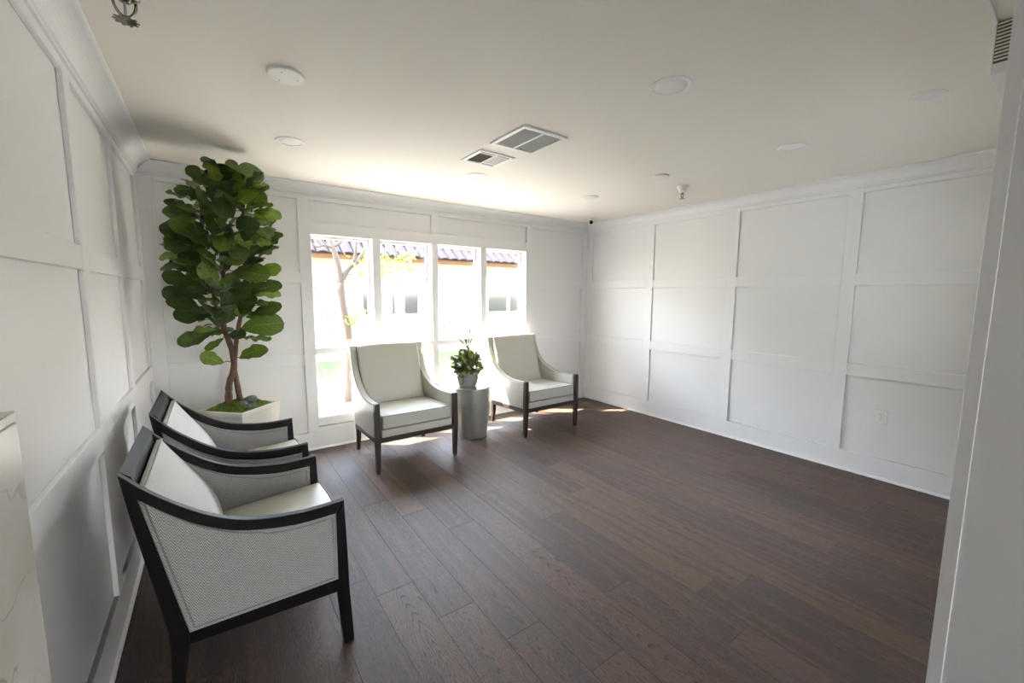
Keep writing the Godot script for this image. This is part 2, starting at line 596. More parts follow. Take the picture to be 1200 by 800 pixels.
func build_room():
	# floor: planks running from the window towards the entrance
	var fl := setting("floor", "dark brown wood plank floor with long oak grain", "floor")
	var slab := Geo.new()
	bbox(slab, Vector3(XL - 0.3, -0.2, -0.16), Vector3(0.3, -0.0125, 4.5))
	bbox(slab, Vector3(XL - 0.3, -0.2, 4.5), Vector3(-2.05, -0.0125, ZL + 0.3))
	part("subfloor", slab, mat(Color(0.12, 0.1, 0.09), 0.9), fl)
	var pm: Array = []
	for k in 8: pm.append(plank_material(k))
	rng.seed = 11
	var known := {6: 2.568, 7: 2.843, 8: 1.943, 10: 2.90, 14: 2.785, 17: 2.2, 5: 2.265}
	var pw := 0.187
	for row in range(-1, 26):
		var x0 := -3.555 + (row - 6) * pw
		var x1 := minf(x0 + pw, 0.0)
		x0 = maxf(x0, XL)
		if x1 - x0 < 0.005: continue
		var z: float = known.get(row, 2.0 + rng.randf_range(-0.6, 0.6))
		while z > 0.0: z -= 1.22
		while z < 4.5:
			var z0 := maxf(z, 0.0)
			var z1 := minf(z + 1.22, 4.5)
			z += 1.22
			if z1 - z0 < 0.02: continue
			var g := Geo.new()
			var gap := 0.0003
			var ch := 0.0009
			var v := PackedVector3Array()
			var t := PackedVector2Array()
			var flip := rng.randf() < 0.5
			var off := 0.0 if z0 > 0.0 else 1.22 - (z1 - z0)
			var lo := Vector3(x0 + gap, 0, z0 + gap)
			var hi := Vector3(x1 - gap, 0, z1 - gap)
			var rings: Array = []
			for q in [[0.0, -0.012], [0.0, -ch], [ch, 0.0]]:
				rings.append([Vector3(lo.x + q[0], q[1], lo.z + q[0]), Vector3(hi.x - q[0], q[1], lo.z + q[0]), Vector3(hi.x - q[0], q[1], hi.z - q[0]), Vector3(lo.x + q[0], q[1], hi.z - q[0])])
			for q in 2:
				for i in 4:
					var j := (i + 1) % 4
					quad(v, rings[q][i], rings[q][j], rings[q + 1][j], rings[q + 1][i])
			quad(v, rings[2][0], rings[2][1], rings[2][2], rings[2][3])
			quad(v, rings[0][3], rings[0][2], rings[0][1], rings[0][0])
			for p in v:
				var uu: float = (p.x - x0) / pw
				var vv: float = (p.z - z0 + off) / 1.25
				t.append(Vector2(1.0 - uu if flip else uu, 1.0 - vv if flip else vv))
			g.put(v, t, false)
			part("plank", g, pm[rng.randi() % 8], fl)
	# lobby part of the floor, behind the camera
	var lb := Geo.new()
	bbox(lb, Vector3(XL - 0.3, -0.012, 4.5), Vector3(-2.2, 0.0, ZL + 0.3))
	part("lobby_boards", lb, mat(Color(0.31, 0.25, 0.225), 0.4), fl)

	var ce := Geo.new()
	bbox(ce, Vector3(XL - 0.3, HC, -0.16), Vector3(0.3, HC + 0.15, 4.25))
	bbox(ce, Vector3(XL - 0.3, HC, 4.25), Vector3(-1.93, HC + 0.15, ZL + 0.3))
	var cl := part("ceiling", ce, M.ceiling)
	tag(cl, "plain off-white ceiling over the whole room", "ceiling", "", "structure")

	var R1 := [1.565, 1.662]
	var R2 := [0.819, 0.922]
	var TOPR := [2.308, 2.352]
	var full: Array = [[0.1, 0.172], R2, R1, TOPR]

	# window wall
	var wb := setting("wall_back", "white panelled wall around the long window", "wall")
	var g := Geo.new()
	var wl := -3.557
	var wr := -1.08
	var wbot := 0.305
	var wtop := 2.017
	bbox(g, Vector3(XL - 0.3, -0.2, -0.16), Vector3(wl - 0.001, HC, -BT - 0.003))
	bbox(g, Vector3(wr + 0.001, -0.2, -0.16), Vector3(0.3, HC, -BT - 0.003))
	bbox(g, Vector3(wl - 0.001, wtop + 0.001, -0.16), Vector3(wr + 0.001, HC, -BT - 0.003))
	bbox(g, Vector3(wl - 0.001, -0.2, -0.16), Vector3(wr + 0.001, wbot - 0.001, -BT - 0.003))
	part("backing", g, M.wall, wb)
	var tb := func(s: float, y: float, out: float) -> Vector3: return Vector3(s, y, out)
	wall_panels(wb, tb, [[XL, -4.62, 0.172], [-3.65, wl, 0.172], [wr, -0.997, 0.172], [-0.1, 0.0, 0.172], [-2.367, -2.278, 2.119]],
		[[-4.62, -3.65, full], [-0.997, -0.1, full], [wl, -2.367, [[2.119, 2.119], TOPR]], [-2.278, wr, [[2.119, 2.119], TOPR]]])
	for q in [[2.017, 2.119, 0.0], [0.222, 0.305, 0.006]]:
		var gh := Geo.new()
		bbox(gh, Vector3(wl, q[0], -BT), Vector3(wr, q[1], q[2]), 0.002)
		part("casing", gh, M.trim, wb)
	crown(wb, func(d: float, y: float) -> Array: return [Vector3(XL + d, y, d), Vector3(-d, y, d)])
	base_board("baseboard_back", "white baseboard along the foot of the window wall", Vector3(XL, 0, 0), Vector3(0, 0, 0), Vector3(0, 0, 1))
	var gb := Geo.new()
	bbox(gb, Vector3(wl, 0.172, -BT), Vector3(wr, 0.214, 0.0005), 0.001)
	part("rail", gb, M.trim, wb)

	# right wall
	var wrn := setting("wall_right", "long white board-and-batten wall facing the chairs", "wall")
	var g2 := Geo.new()
	bbox(g2, Vector3(BT + 0.003, -0.2, 0.0), Vector3(0.3, HC, 4.25))
	part("backing", g2, M.wall, wrn)
	var tr := func(s: float, y: float, out: float) -> Vector3: return Vector3(-out, y, s)
	wall_panels(wrn, tr, [[0.0, 0.1, 0.172], [0.985, 1.083, 0.172], [1.966, 2.064, 0.172], [2.935, 3.032, 0.172], [3.905, 4.0, 0.172]],
		[[0.1, 0.985, full], [1.083, 1.966, full], [2.064, 2.935, full], [3.032, 3.905, full]])
	crown(wrn, func(d: float, y: float) -> Array: return [Vector3(-d, y, d), Vector3(-d, y, 3.95)])
	base_board("baseboard_right", "white baseboard along the foot of the long right wall", Vector3(0, 0, 0), Vector3(0, 0, 3.95), Vector3(-1, 0, 0))

	# left wall
	var wln := setting("wall_left", "white board-and-batten wall behind the dark framed chairs", "wall")
	var g3 := Geo.new()
	bbox(g3, Vector3(XL - BT - 0.003, -0.2, 0.0), Vector3(XL - 0.3, HC, ZL + 0.3))
	part("backing", g3, M.wall, wln)
	var tl := func(s: float, y: float, out: float) -> Vector3: return Vector3(XL + out, y, s)
	wall_panels(wln, tl, [[0.0, 0.09, 0.172], [0.865, 0.96, 0.172], [1.738, 1.834, 0.172], [4.2, 4.3, 0.172]],
		[[0.09, 0.865, full], [0.96, 1.738, full], [1.834, 4.2, full]])
	crown(wln, func(d: float, y: float) -> Array: return [Vector3(XL + d, y, d), Vector3(XL + d, y, 6.0)])
	base_board("baseboard_left", "white baseboard along the foot of the left wall", Vector3(XL, 0, 0), Vector3(XL, 0, 4.3), Vector3(1, 0, 0))

	# wall end at the entrance with a thin corner board
	var wf := setting("wall_front", "plain white wall end with a narrow corner board beside the entrance", "wall")
	var g4 := Geo.new()
	var fx0 := -1.55
	var fx1 := -0.95
	var fy0 := 0.95
	var fy1 := 1.75
	bbox(g4, Vector3(-2.295, 0.0, 3.960), Vector3(fx0, HC, 4.10))
	bbox(g4, Vector3(fx1, 0.0, 3.960), Vector3(0.0, HC, 4.10))
	bbox(g4, Vector3(fx0, 0.0, 3.960), Vector3(fx1, fy0, 4.10))
	bbox(g4, Vector3(fx0, fy1, 3.960), Vector3(fx1, HC, 4.10))
	bbox(g4, Vector3(-2.295, 0.0, 4.10), Vector3(-2.15, HC, ZL))
	part("partition", g4, M.wall, wf)
	g4 = Geo.new()
	bbox(g4, Vector3(-2.305, 0.0, 3.958), Vector3(-2.270, HC, 3.9945), 0.0015)
	part("corner_board", g4, M.trim, wf)
	# window in the entrance-side wall, out of sight behind the wall end, that lights the long right wall
	var w2 := setting("window_2", "white framed window in the entrance-side wall", "window")
	for q in [[fx0, fx0 + 0.05, fy0, fy1], [fx1 - 0.05, fx1, fy0, fy1], [fx0 + 0.05, fx1 - 0.05, fy0, fy0 + 0.05], [fx0 + 0.05, fx1 - 0.05, fy1 - 0.05, fy1], [-1.27, -1.23, fy0 + 0.05, fy1 - 0.05]]:
		var gf := Geo.new()
		bbox(gf, Vector3(q[0], q[2], 4.03), Vector3(q[1], q[3], 4.08), 0.002)
		part("frame_bar", gf, M.vinyl_white, w2)
	for q in [[fx0 + 0.05, -1.27], [-1.23, fx1 - 0.05]]:
		var gp := Geo.new()
		bbox(gp, Vector3(q[0], fy0 + 0.05, 4.05), Vector3(q[1], fy1 - 0.05, 4.055))
		part("pane", gp, M.glass, w2)
	var wk := setting("wall_lobby", "plain white lobby wall around the glazed entrance", "wall")
	var g5 := Geo.new()
	var dx0 := -3.48
	var dx1 := -2.42
	var dyt := 2.20
	bbox(g5, Vector3(XL - 0.3, -0.2, ZL), Vector3(dx0, HC, ZL + 0.3))
	bbox(g5, Vector3(dx1, -0.2, ZL), Vector3(-2.05, HC, ZL + 0.3))
	bbox(g5, Vector3(dx0, dyt, ZL), Vector3(dx1, HC, ZL + 0.3))
	bbox(g5, Vector3(dx0, -0.2, ZL), Vector3(dx1, -0.012, ZL + 0.3))
	part("backing", g5, M.wall, wk)
	var dr := setting("door_1", "white framed double glass door of the lobby", "door")
	for q in [[dx0, dx0 + 0.06, 0.0, dyt], [dx1 - 0.06, dx1, 0.0, dyt], [dx0 + 0.06, dx1 - 0.06, dyt - 0.06, dyt], [dx0 + 0.06, dx1 - 0.06, 0.0, 0.03]]:
		g5 = Geo.new()
		bbox(g5, Vector3(q[0], q[2], ZL + 0.05), Vector3(q[1], q[3], ZL + 0.15), 0.002)
		part("frame_bar", g5, M.vinyl_white, dr)
	for k in 2:
		var x0 := dx0 + 0.062 + k * 0.47
		var x1 := x0 + 0.466
		g5 = Geo.new()
		for q in [[x0, x0 + 0.07, 0.032, dyt - 0.062], [x1 - 0.07, x1, 0.032, dyt - 0.062], [x0 + 0.07, x1 - 0.07, dyt - 0.14, dyt - 0.062], [x0 + 0.07, x1 - 0.07, 0.032, 0.16]]:
			bbox(g5, Vector3(q[0], q[2], ZL + 0.08), Vector3(q[1], q[3], ZL + 0.125), 0.002)
		var leaf := part("door_leaf", g5, M.vinyl_white, dr)
		g5 = Geo.new()
		bbox(g5, Vector3(x0 + 0.07, 0.16, ZL + 0.098), Vector3(x1 - 0.07, dyt - 0.14, ZL + 0.104))
		part("pane", g5, M.glass, leaf)

	# small dropped duct box on the ceiling beside the partition
	var du := setting("trim_1", "small white dropped duct box above the entrance partition", "duct box")
	var g6 := Geo.new()
	bbox(g6, Vector3(-1.998, 2.267, 3.886), Vector3(0.0, HC, 3.958), 0.002)
	part("box", g6, M.wall, du)
	var g7 := Geo.new()
	bbox(g7, Vector3(-4.0, HC - 0.006, 3.880), Vector3(-1.998, HC, 3.892), 0.001)
	part("ceiling_strip", g7, M.trim, du)
	var gr := thing("air_grille", "narrow louvred air grille on the side of the dropped duct box", "grille", Vector3(-2.0, 2.37, 3.925))
	var g8 := Geo.new()
	bbox(g8, Vector3(-0.002, -0.068, -0.034), Vector3(0.002, 0.068, 0.034))
	part("backing", g8, M.duct, gr)
	for k in 11:
		var gs := Geo.new()
		bbox(gs, Vector3(-0.004, -0.002, -0.032), Vector3(0.004, 0.002, 0.032), 0.0, Transform3D(Basis(Vector3.BACK, 0.6), Vector3(-0.006, -0.06 + k * 0.012, 0)))
		part("slat", gs, M.plate, gr)

func build_window():
	var w := setting("window_1", "long white window of eight panes onto the bright yard", "window")
	var wl := -3.557
	var wr := -1.08
	var yb := 0.305
	var yt := 2.017
	var zb := -0.14
	var th := 0.006
	for q in [[Vector3(wl, yb, zb), Vector3(wl + th, yt, -0.001)], [Vector3(wr - th, yb, zb), Vector3(wr, yt, -0.001)], [Vector3(wl, yt - th, zb), Vector3(wr, yt, -0.001)], [Vector3(wl, yb, zb), Vector3(wr, yb + th, -0.001)]]:
		var g := Geo.new()
		bbox(g, q[0], q[1], 0.001)
		part("lining", g, M.trim, w)
	var mull: Array = [[-2.996, -2.918], [-2.363, -2.293], [-1.745, -1.67]]
	for m in mull:
		var g := Geo.new()
		bbox(g, Vector3(m[0], yb + th, zb), Vector3(m[1], yt - th, -0.001), 0.002)
		part("mullion", g, M.trim, w)
	var xs: Array = [wl + th, -2.996, -2.918, -2.363, -2.293, -1.745, -1.67, wr - th]
	for k in 4:
		var a: float = xs[k * 2]
		var b: float = xs[k * 2 + 1]
		var g := Geo.new()
		bbox(g, Vector3(a, 0.911, zb), Vector3(b, 0.967, -0.001), 0.002)
		part("transom", g, M.trim, w)
		for r in [[yb + th, 0.911], [0.967, yt - th]]:
			var f := Geo.new()
			var s := 0.022
			bbox(f, Vector3(a, r[0], zb), Vector3(a + s, r[1], zb + 0.035), 0.002)
			bbox(f, Vector3(b - s, r[0], zb), Vector3(b, r[1], zb + 0.035), 0.002)
			bbox(f, Vector3(a + s, r[0], zb), Vector3(b - s, r[0] + s, zb + 0.035), 0.002)
			bbox(f, Vector3(a + s, r[1] - s, zb), Vector3(b - s, r[1], zb + 0.035), 0.002)
			var sash := part("sash", f, M.vinyl_white, w)
			var p := Geo.new()
			bbox(p, Vector3(a + s, r[0] + s, zb + 0.014), Vector3(b - s, r[1] - s, zb + 0.018))
			part("pane", p, M.glass, sash)

# ------------------------------------------------------------------ chairs

func dark_chair(label: String, at: Vector3) -> Node3D:
	# origin: on the floor under the front edge of the arms, in the middle of the width; front is +x
	var c := thing("wood_frame_chair", label, "chair", at, 0.0, "dark framed chairs along the left wall")
	var arm_top := spline([Vector2(-0.661, 0.917), Vector2(-0.60, 0.846), Vector2(-0.52, 0.772), Vector2(-0.42, 0.700), Vector2(-0.308, 0.655), Vector2(-0.143, 0.632), Vector2(0.0, 0.637)], 4)
	var arm_low := spline([Vector2(-0.031, 0.590), Vector2(-0.185, 0.591), Vector2(-0.345, 0.624), Vector2(-0.44, 0.669), Vector2(-0.522, 0.728), Vector2(-0.622, 0.824)], 4)
	var rear_out := [Vector2(-0.661, 0.917), Vector2(-0.641, 0.76), Vector2(-0.617, 0.60), Vector2(-0.594, 0.45), Vector2(-0.581, 0.36), Vector2(-0.576, 0.28), Vector2(-0.58, 0.155), Vector2(-0.597, 0.0)]
	var hw := 0.30
	for s in [-1.0, 1.0]:
		var z0: float = s * hw
		var z1: float = s * (hw - 0.032)
		var to := func(x: float, y: float, d: float) -> Vector3: return Vector3(x, y, d)
		var a := minf(z0, z1)
		var b := maxf(z0, z1)
		var g := Geo.new()
		var arm := PackedVector2Array(arm_top)
		arm.append_array(PackedVector2Array(arm_low))
		prism(g, arm, a, b, to, 0.003)
		part("arm", g, M.dark_wood, c)
		g = Geo.new()
		prism(g, PackedVector2Array([Vector2(0.0, 0.634), Vector2(0.006, 0.40), Vector2(0.008, 0.247), Vector2(0.019, 0.006), Vector2(0.016, 0.0), Vector2(-0.019, 0.0), Vector2(-0.022, 0.006), Vector2(-0.040, 0.247), Vector2(-0.034, 0.30), Vector2(-0.031, 0.588)]), a, b, to, 0.003)
		part("leg", g, M.dark_wood, c)
		g = Geo.new()
		var rl := PackedVector2Array(rear_out)
		rl.append_array(PackedVector2Array([Vector2(-0.560, 0.0), Vector2(-0.540, 0.155), Vector2(-0.522, 0.270), Vector2(-0.523, 0.309), Vector2(-0.622, 0.822), Vector2(-0.634, 0.885)]))
		prism(g, rl, a + 0.0005, b - 0.0005, to, 0.003)
		part("leg", g, M.dark_wood, c)
		g = Geo.new()
		prism(g, PackedVector2Array([Vector2(-0.036, 0.248), Vector2(-0.525, 0.266), Vector2(-0.526, 0.307), Vector2(-0.031, 0.299)]), a + 0.0005, b - 0.0005, to, 0.003)
		part("side_rail", g, M.dark_wood, c)
		# patterned upholstery set in the frame
		var outline: Array = []
		for q in arm_low: outline.append(q)
		outline.append(Vector2(-0.523, 0.306))
		outline.append(Vector2(-0.031, 0.298))
		g = Geo.new()
		prism(g, PackedVector2Array(outline), a + 0.005, b - 0.005, to, 0.004, 1.0 / 0.18)
		var panel := part("side_panel", g, M.chevron, c)
		# piping just inside the frame, on both faces
		var cen := Vector2(-0.28, 0.47)
		g = Geo.new()
		for zz in [a + 0.005, b - 0.005]:
			var pts: Array = []
			for q in outline:
				var d: Vector2 = (cen - q)
				pts.append(Vector3(q.x + clampf(d.x, -0.016, 0.016), q.y + clampf(d.y, -0.016, 0.016), zz))
			ring_tube(g, pts, 0.0028)
		part("piping", g, M.chevron, panel)
	# rails across the frame
	var g2 := Geo.new()
	var along := func(x: float, y: float, d: float) -> Vector3: return Vector3(x, y, d)
	prism(g2, PackedVector2Array([Vector2(-0.661, 0.916), Vector2(-0.652, 0.845), Vector2(-0.624, 0.838), Vector2(-0.633, 0.890)]), -hw + 0.031, hw - 0.031, along, 0.002)
	part("top_rail", g2, M.dark_wood, c)
	g2 = Geo.new()
	bbox(g2, Vector3(-0.030, 0.25, -hw + 0.031), Vector3(0.0, 0.30, hw - 0.031), 0.003)
	part("seat_rail", g2, M.dark_wood, c)
	g2 = Geo.new()
	bbox(g2, Vector3(-0.565, 0.262, -hw + 0.031), Vector3(-0.535, 0.305, hw - 0.031), 0.003)
	part("seat_rail", g2, M.dark_wood, c)
	# outer back
	g2 = Geo.new()
	prism(g2, PackedVector2Array([Vector2(-0.650, 0.85), Vector2(-0.578, 0.30), Vector2(-0.562, 0.30), Vector2(-0.634, 0.85)]), -hw + 0.033, hw - 0.033, along, 0.002, 1.0 / 0.18)
	part("back_panel", g2, M.chevron, c)
	# back cushion, full towards the seat
	g2 = Geo.new()
	var iw := hw - 0.034
	rbox(g2, Vector3(0.055, 0.225, iw), 0.016, Vector3i(1, 10, 8), func(p: Vector3) -> Vector3:
		var v := (p.y + 0.225) / 0.45
		var belly := 0.062 * sin(clampf(v, 0, 1) * PI * 0.82 + 0.45) * (1.0 - 0.18 * pow(absf(p.z) / iw, 3.0))
		var x := p.x
		if p.x > 0: x += belly
		return Vector3(lerpf(-0.498, -0.612, v) + x * lerpf(1.15, 0.14, pow(clampf(v, 0, 1), 1.8)), 0.632 + p.y, p.z), 5.0)
	part("back_cushion", g2, M.back_fabric, c)
	g2 = Geo.new()
	ring_tube(g2, [Vector3(-0.600, 0.855, -iw + 0.006), Vector3(-0.599, 0.857, 0), Vector3(-0.600, 0.855, iw - 0.006), Vector3(-0.604, 0.853, iw - 0.006), Vector3(-0.604, 0.853, -iw + 0.006)], 0.003)
	part("cushion_seam", g2, M.back_fabric, c)
	# seat
	g2 = Geo.new()
	rbox(g2, Vector3(0.265, 0.085, iw), 0.022, Vector3i(8, 2, 8), func(p: Vector3) -> Vector3:
		var x := p.x
		if p.x > 0: x += 0.012 * (1.0 - pow(p.z / iw, 2.0)) * (p.x / 0.265)
		var y := p.y
		if p.y > 0: y += 0.018 * (1.0 - pow(p.z / iw, 2.0)) * (1.0 - pow(p.x / 0.265, 2.0))
		return Vector3(-0.252 + x, 0.397 + y + (p.x * 0.075 if p.y > 0 else 0.0), p.z))
	part("seat", g2, M.cream, c)
	g2 = Geo.new()
	var edge: Array = []
	for k in 9:
		var z := lerpf(-iw + 0.006, iw - 0.006, k / 8.0)
		edge.append(Vector3(0.006 + 0.012 * (1.0 - pow(z / iw, 2.0)), 0.499, z))
	tube(g2, edge, [0.0035], 6)
	part("piping", g2, M.welt, c)
	return c

func light_chair(label: String, at: Vector3) -> Node3D:
	# origin: on the floor at the window-wall side of the chair's middle; front is +z; z is measured from the wall
	var c := thing("armchair", label, "chair", at, 0.0, "cream armchairs by the window")
	var hw := 0.375            # half width at the arm fronts
	var hb := 0.352            # half width at the back
	var wing := spline([Vector2(0.150, 0.985), Vector2(0.160, 0.92), Vector2(0.182, 0.84), Vector2(0.238, 0.742), Vector2(0.345, 0.648), Vector2(0.50, 0.590), Vector2(0.66, 0.573), Vector2(0.868, 0.583)], 5)
	for s in [-1.0, 1.0]:
		var th := 0.058
		var to := func(z: float, y: float, d: float) -> Vector3:
			var half: float = lerpf(hb, hw, clampf((z - 0.1) / 0.75, 0.0, 1.0))
			return Vector3(s * (half - d), y, z)
		var outl := PackedVector2Array(wing)
		outl.append_array(PackedVector2Array([Vector2(0.868, 0.302), Vector2(0.60, 0.284), Vector2(0.225, 0.258), Vector2(0.205, 0.40), Vector2(0.165, 0.60), Vector2(0.125, 0.82), Vector2(0.098, 0.985)]))
		var g := Geo.new()
		prism(g, outl, 0.0, th, to, 0.008)
		var arm := part("arm", g, M.cream_leather, c)
		for d in [0.002, th - 0.002]:
			var pts: Array = []
			for q in wing: pts.append(to.call(q.x + 0.002, q.y + 0.001, d))
			g = Geo.new()
			tube(g, pts, [0.0032], 6)
			part("piping", g, M.welt, arm)
		# front leg rising to the arm
		var lx: float = s * (hw - 0.021)
		g = Geo.new()
		taper(g, Vector3(lx, 0.265, 0.884), Vector3(lx, 0.590, 0.884), Vector2(0.022, 0.020), Vector2(0.021, 0.017))
		taper(g, Vector3(lx, 0.012, 0.880), Vector3(lx, 0.265, 0.884), Vector2(0.016, 0.015), Vector2(0.022, 0.020))
		var leg := part("leg", g, M.espresso, c)
		g = Geo.new()
		lathe(g, [[0.013, 0.0], [0.014, 0.006], [0.012, 0.013]], Vector3(lx, 0, 0.880), 12)
		part("glide", g, M.black, leg)
		# rear leg
		var rx: float = s * (hb - 0.022)
		g = Geo.new()
		taper(g, Vector3(rx, 0.0, 0.215), Vector3(rx, 0.13, 0.240), Vector2(0.014, 0.014), Vector2(0.018, 0.018))
		taper(g, Vector3(rx, 0.13, 0.240), Vector3(rx, 0.262, 0.245), Vector2(0.018, 0.018), Vector2(0.021, 0.021))
		part("leg", g, M.espresso, c)
		# side rail
		g = Geo.new()
		var tor := func(z: float, y: float, d: float) -> Vector3:
			var half: float = lerpf(hb, hw, clampf((z - 0.1) / 0.75, 0.0, 1.0))
			return Vector3(s * (half - d), y, z)
		prism(g, PackedVector2Array([Vector2(0.225, 0.216), Vector2(0.866, 0.262), Vector2(0.866, 0.302), Vector2(0.225, 0.258)]), 0.002, 0.034, tor, 0.002)
		part("side_rail", g, M.espresso, c)
	var g2 := Geo.new()
	bbox(g2, Vector3(-hw + 0.04, 0.262, 0.866), Vector3(hw - 0.04, 0.302, 0.896), 0.002)
	part("front_rail", g2, M.espresso, c)
	g2 = Geo.new()
	bbox(g2, Vector3(-hb + 0.04, 0.218, 0.226), Vector3(hb - 0.04, 0.258, 0.256), 0.002)
	part("rear_rail", g2, M.espresso, c)
	# upholstered deck under the cushion
	g2 = Geo.new()
	var dw := hb - 0.045
	rbox(g2, Vector3(dw + 0.012, 0.045, 0.32), 0.008, Vector3i(2, 1, 2), func(p: Vector3) -> Vector3: return Vector3(p.x, 0.313 + p.y * 0.9 + p.z * 0.03, 0.57 + p.z))
	part("seat_deck", g2, M.cream_leather, c)
	# seat cushion
	g2 = Geo.new()
	var cw := 0.312
	var bend := func(p: Vector3) -> Vector3:
		var puff := 0.014 * (1.0 - pow(p.x / cw, 2.0)) * (1.0 - pow(p.z / 0.29, 2.0))
		var y := p.y + (puff if p.y > 0 else 0.0)
		return Vector3(p.x, 0.412 + y + p.z * 0.05, 0.602 + p.z + (0.006 * (1.0 - pow(p.x / cw, 2.0)) if p.z > 0 else 0.0))
	rbox(g2, Vector3(cw, 0.056, 0.29), 0.014, Vector3i(8, 2, 8), bend)
	var cush := part("seat_cushion", g2, M.cream_leather, c)
	for y in [-0.052, 0.052]:
		var pts: Array = []
		for k in 13:
			pts.append(bend.call(Vector3(lerpf(-cw + 0.004, cw - 0.004, k / 12.0), y, 0.287)))
		g2 = Geo.new()
		tube(g2, pts, [0.0035], 6)
		part("piping", g2, M.welt, cush)
	# back
	g2 = Geo.new()
	var bw := hb - 0.056
	rbox(g2, Vector3(bw, 0.275, 0.055), 0.022, Vector3i(8, 8, 1), func(p: Vector3) -> Vector3:
		var v := (p.y + 0.275) / 0.55
		var puff := 0.022 * (1.0 - pow(p.x / bw, 2.0)) * sin(clampf(v, 0, 1) * PI)
		var lift := 0.008 * (1.0 - pow(p.x / bw, 2.0)) * clampf(v, 0, 1)
		return Vector3(p.x * lerpf(1.02, 1.0, v), 0.715 + p.y + lift, lerpf(0.300, 0.150, v) + p.z * lerpf(1.0, 0.8, v) + (puff if p.z > 0 else 0.0)))
	part("back_cushion", g2, M.cream_leather, c)
	g2 = Geo.new()
	rbox(g2, Vector3(bw + 0.01, 0.35, 0.012), 0.008, Vector3i(2, 4, 1), func(p: Vector3) -> Vector3:
		var v := (p.y + 0.35) / 0.70
		return Vector3(p.x, 0.61 + p.y, lerpf(0.236, 0.112, v) + p.z))
	part("outer_back", g2, M.cream_leather, c)
	return c

# ------------------------------------------------------------------ table, plants

func build_table():
	var t := thing("side_table", "grey drum side table between the two cream armchairs", "table", Vector3(-2.17, 0, 0.50))
	var g := Geo.new()
	var prof: Array = [[0.146, 0.0], [0.150, 0.004]]
	for k in 57:
		var y := 0.006 + k * 0.0088
		var f := y / 0.51
		var r := 0.150 + 0.040 * sin(clampf(f * 1.15, 0, 1) * PI / 2)
		prof.append([r - (0.0012 if k % 2 == 0 else 0.0), y])
	prof.append_array([[0.189, 0.506]])
	lathe(g, prof, Vector3.ZERO, 56)
	part("drum", g, M.concrete, t)
	g = Geo.new()
	lathe(g, [[0.185, 0.505], [0.1905, 0.508], [0.1915, 0.514], [0.191, 0.527], [0.188, 0.530]], Vector3.ZERO, 56, false)
	part("top", g, M.concrete, t)

func leaf_mesh(seed: int, droop: float, fold: float, wave: float, fat: float) -> ArrayMesh:
	# unit leaf along +z from the stem end, lying in the xz plane, about 1 long
	var r := RandomNumberGenerator.new()
	r.seed = seed
	var rows: Array = []
	var nr := 11
	var ph := r.randf() * TAU
	for i in nr + 1:
		var s := 1.0 - pow(1.0 - float(i) / nr, 1.35)
		var w := fat * 0.345 * sqrt(maxf(0.0, sin(PI * pow(s, 1.2)))) * (0.50 + 0.50 * s) + 0.008
		var row: Array = []
		for j in 7:
			var t := (j - 3) / 3.0
			var edge := absf(t)
			var y := -droop * s * s + fold * edge * w * (1.0 - 0.5 * s) + wave * edge * edge * sin(s * 17.0 + ph + (0.0 if t > 0 else 1.7)) * sin(PI * s)
			row.append(Vector3(t * w, y, s - droop * 0.25 * s * s))
		rows.append(row)
	var g := Geo.new()
	loft(g, rows, false, false, true, Vector2(1, 1))
	return g.mesh()

func put_leaf(parent: Node3D, meshes: Array, k: int, a: Vector3, b: Vector3, roll: float, m: Material, wide := 1.0):
	var d := b - a
	var z := d.normalized()
	var x := (Vector3.UP * 0.75 + Vector3(0.1, 0, 0.75)).cross(z)
	if x.length() < 0.15: x = Vector3.RIGHT
	x = x.normalized().rotated(z, roll)
	var y := z.cross(x)
	var l := d.length()
	var o := inst("leaf", meshes[k % meshes.size()], m, parent)
	o.transform = Transform3D(Basis(x * l * wide, y * l, z * l), a)

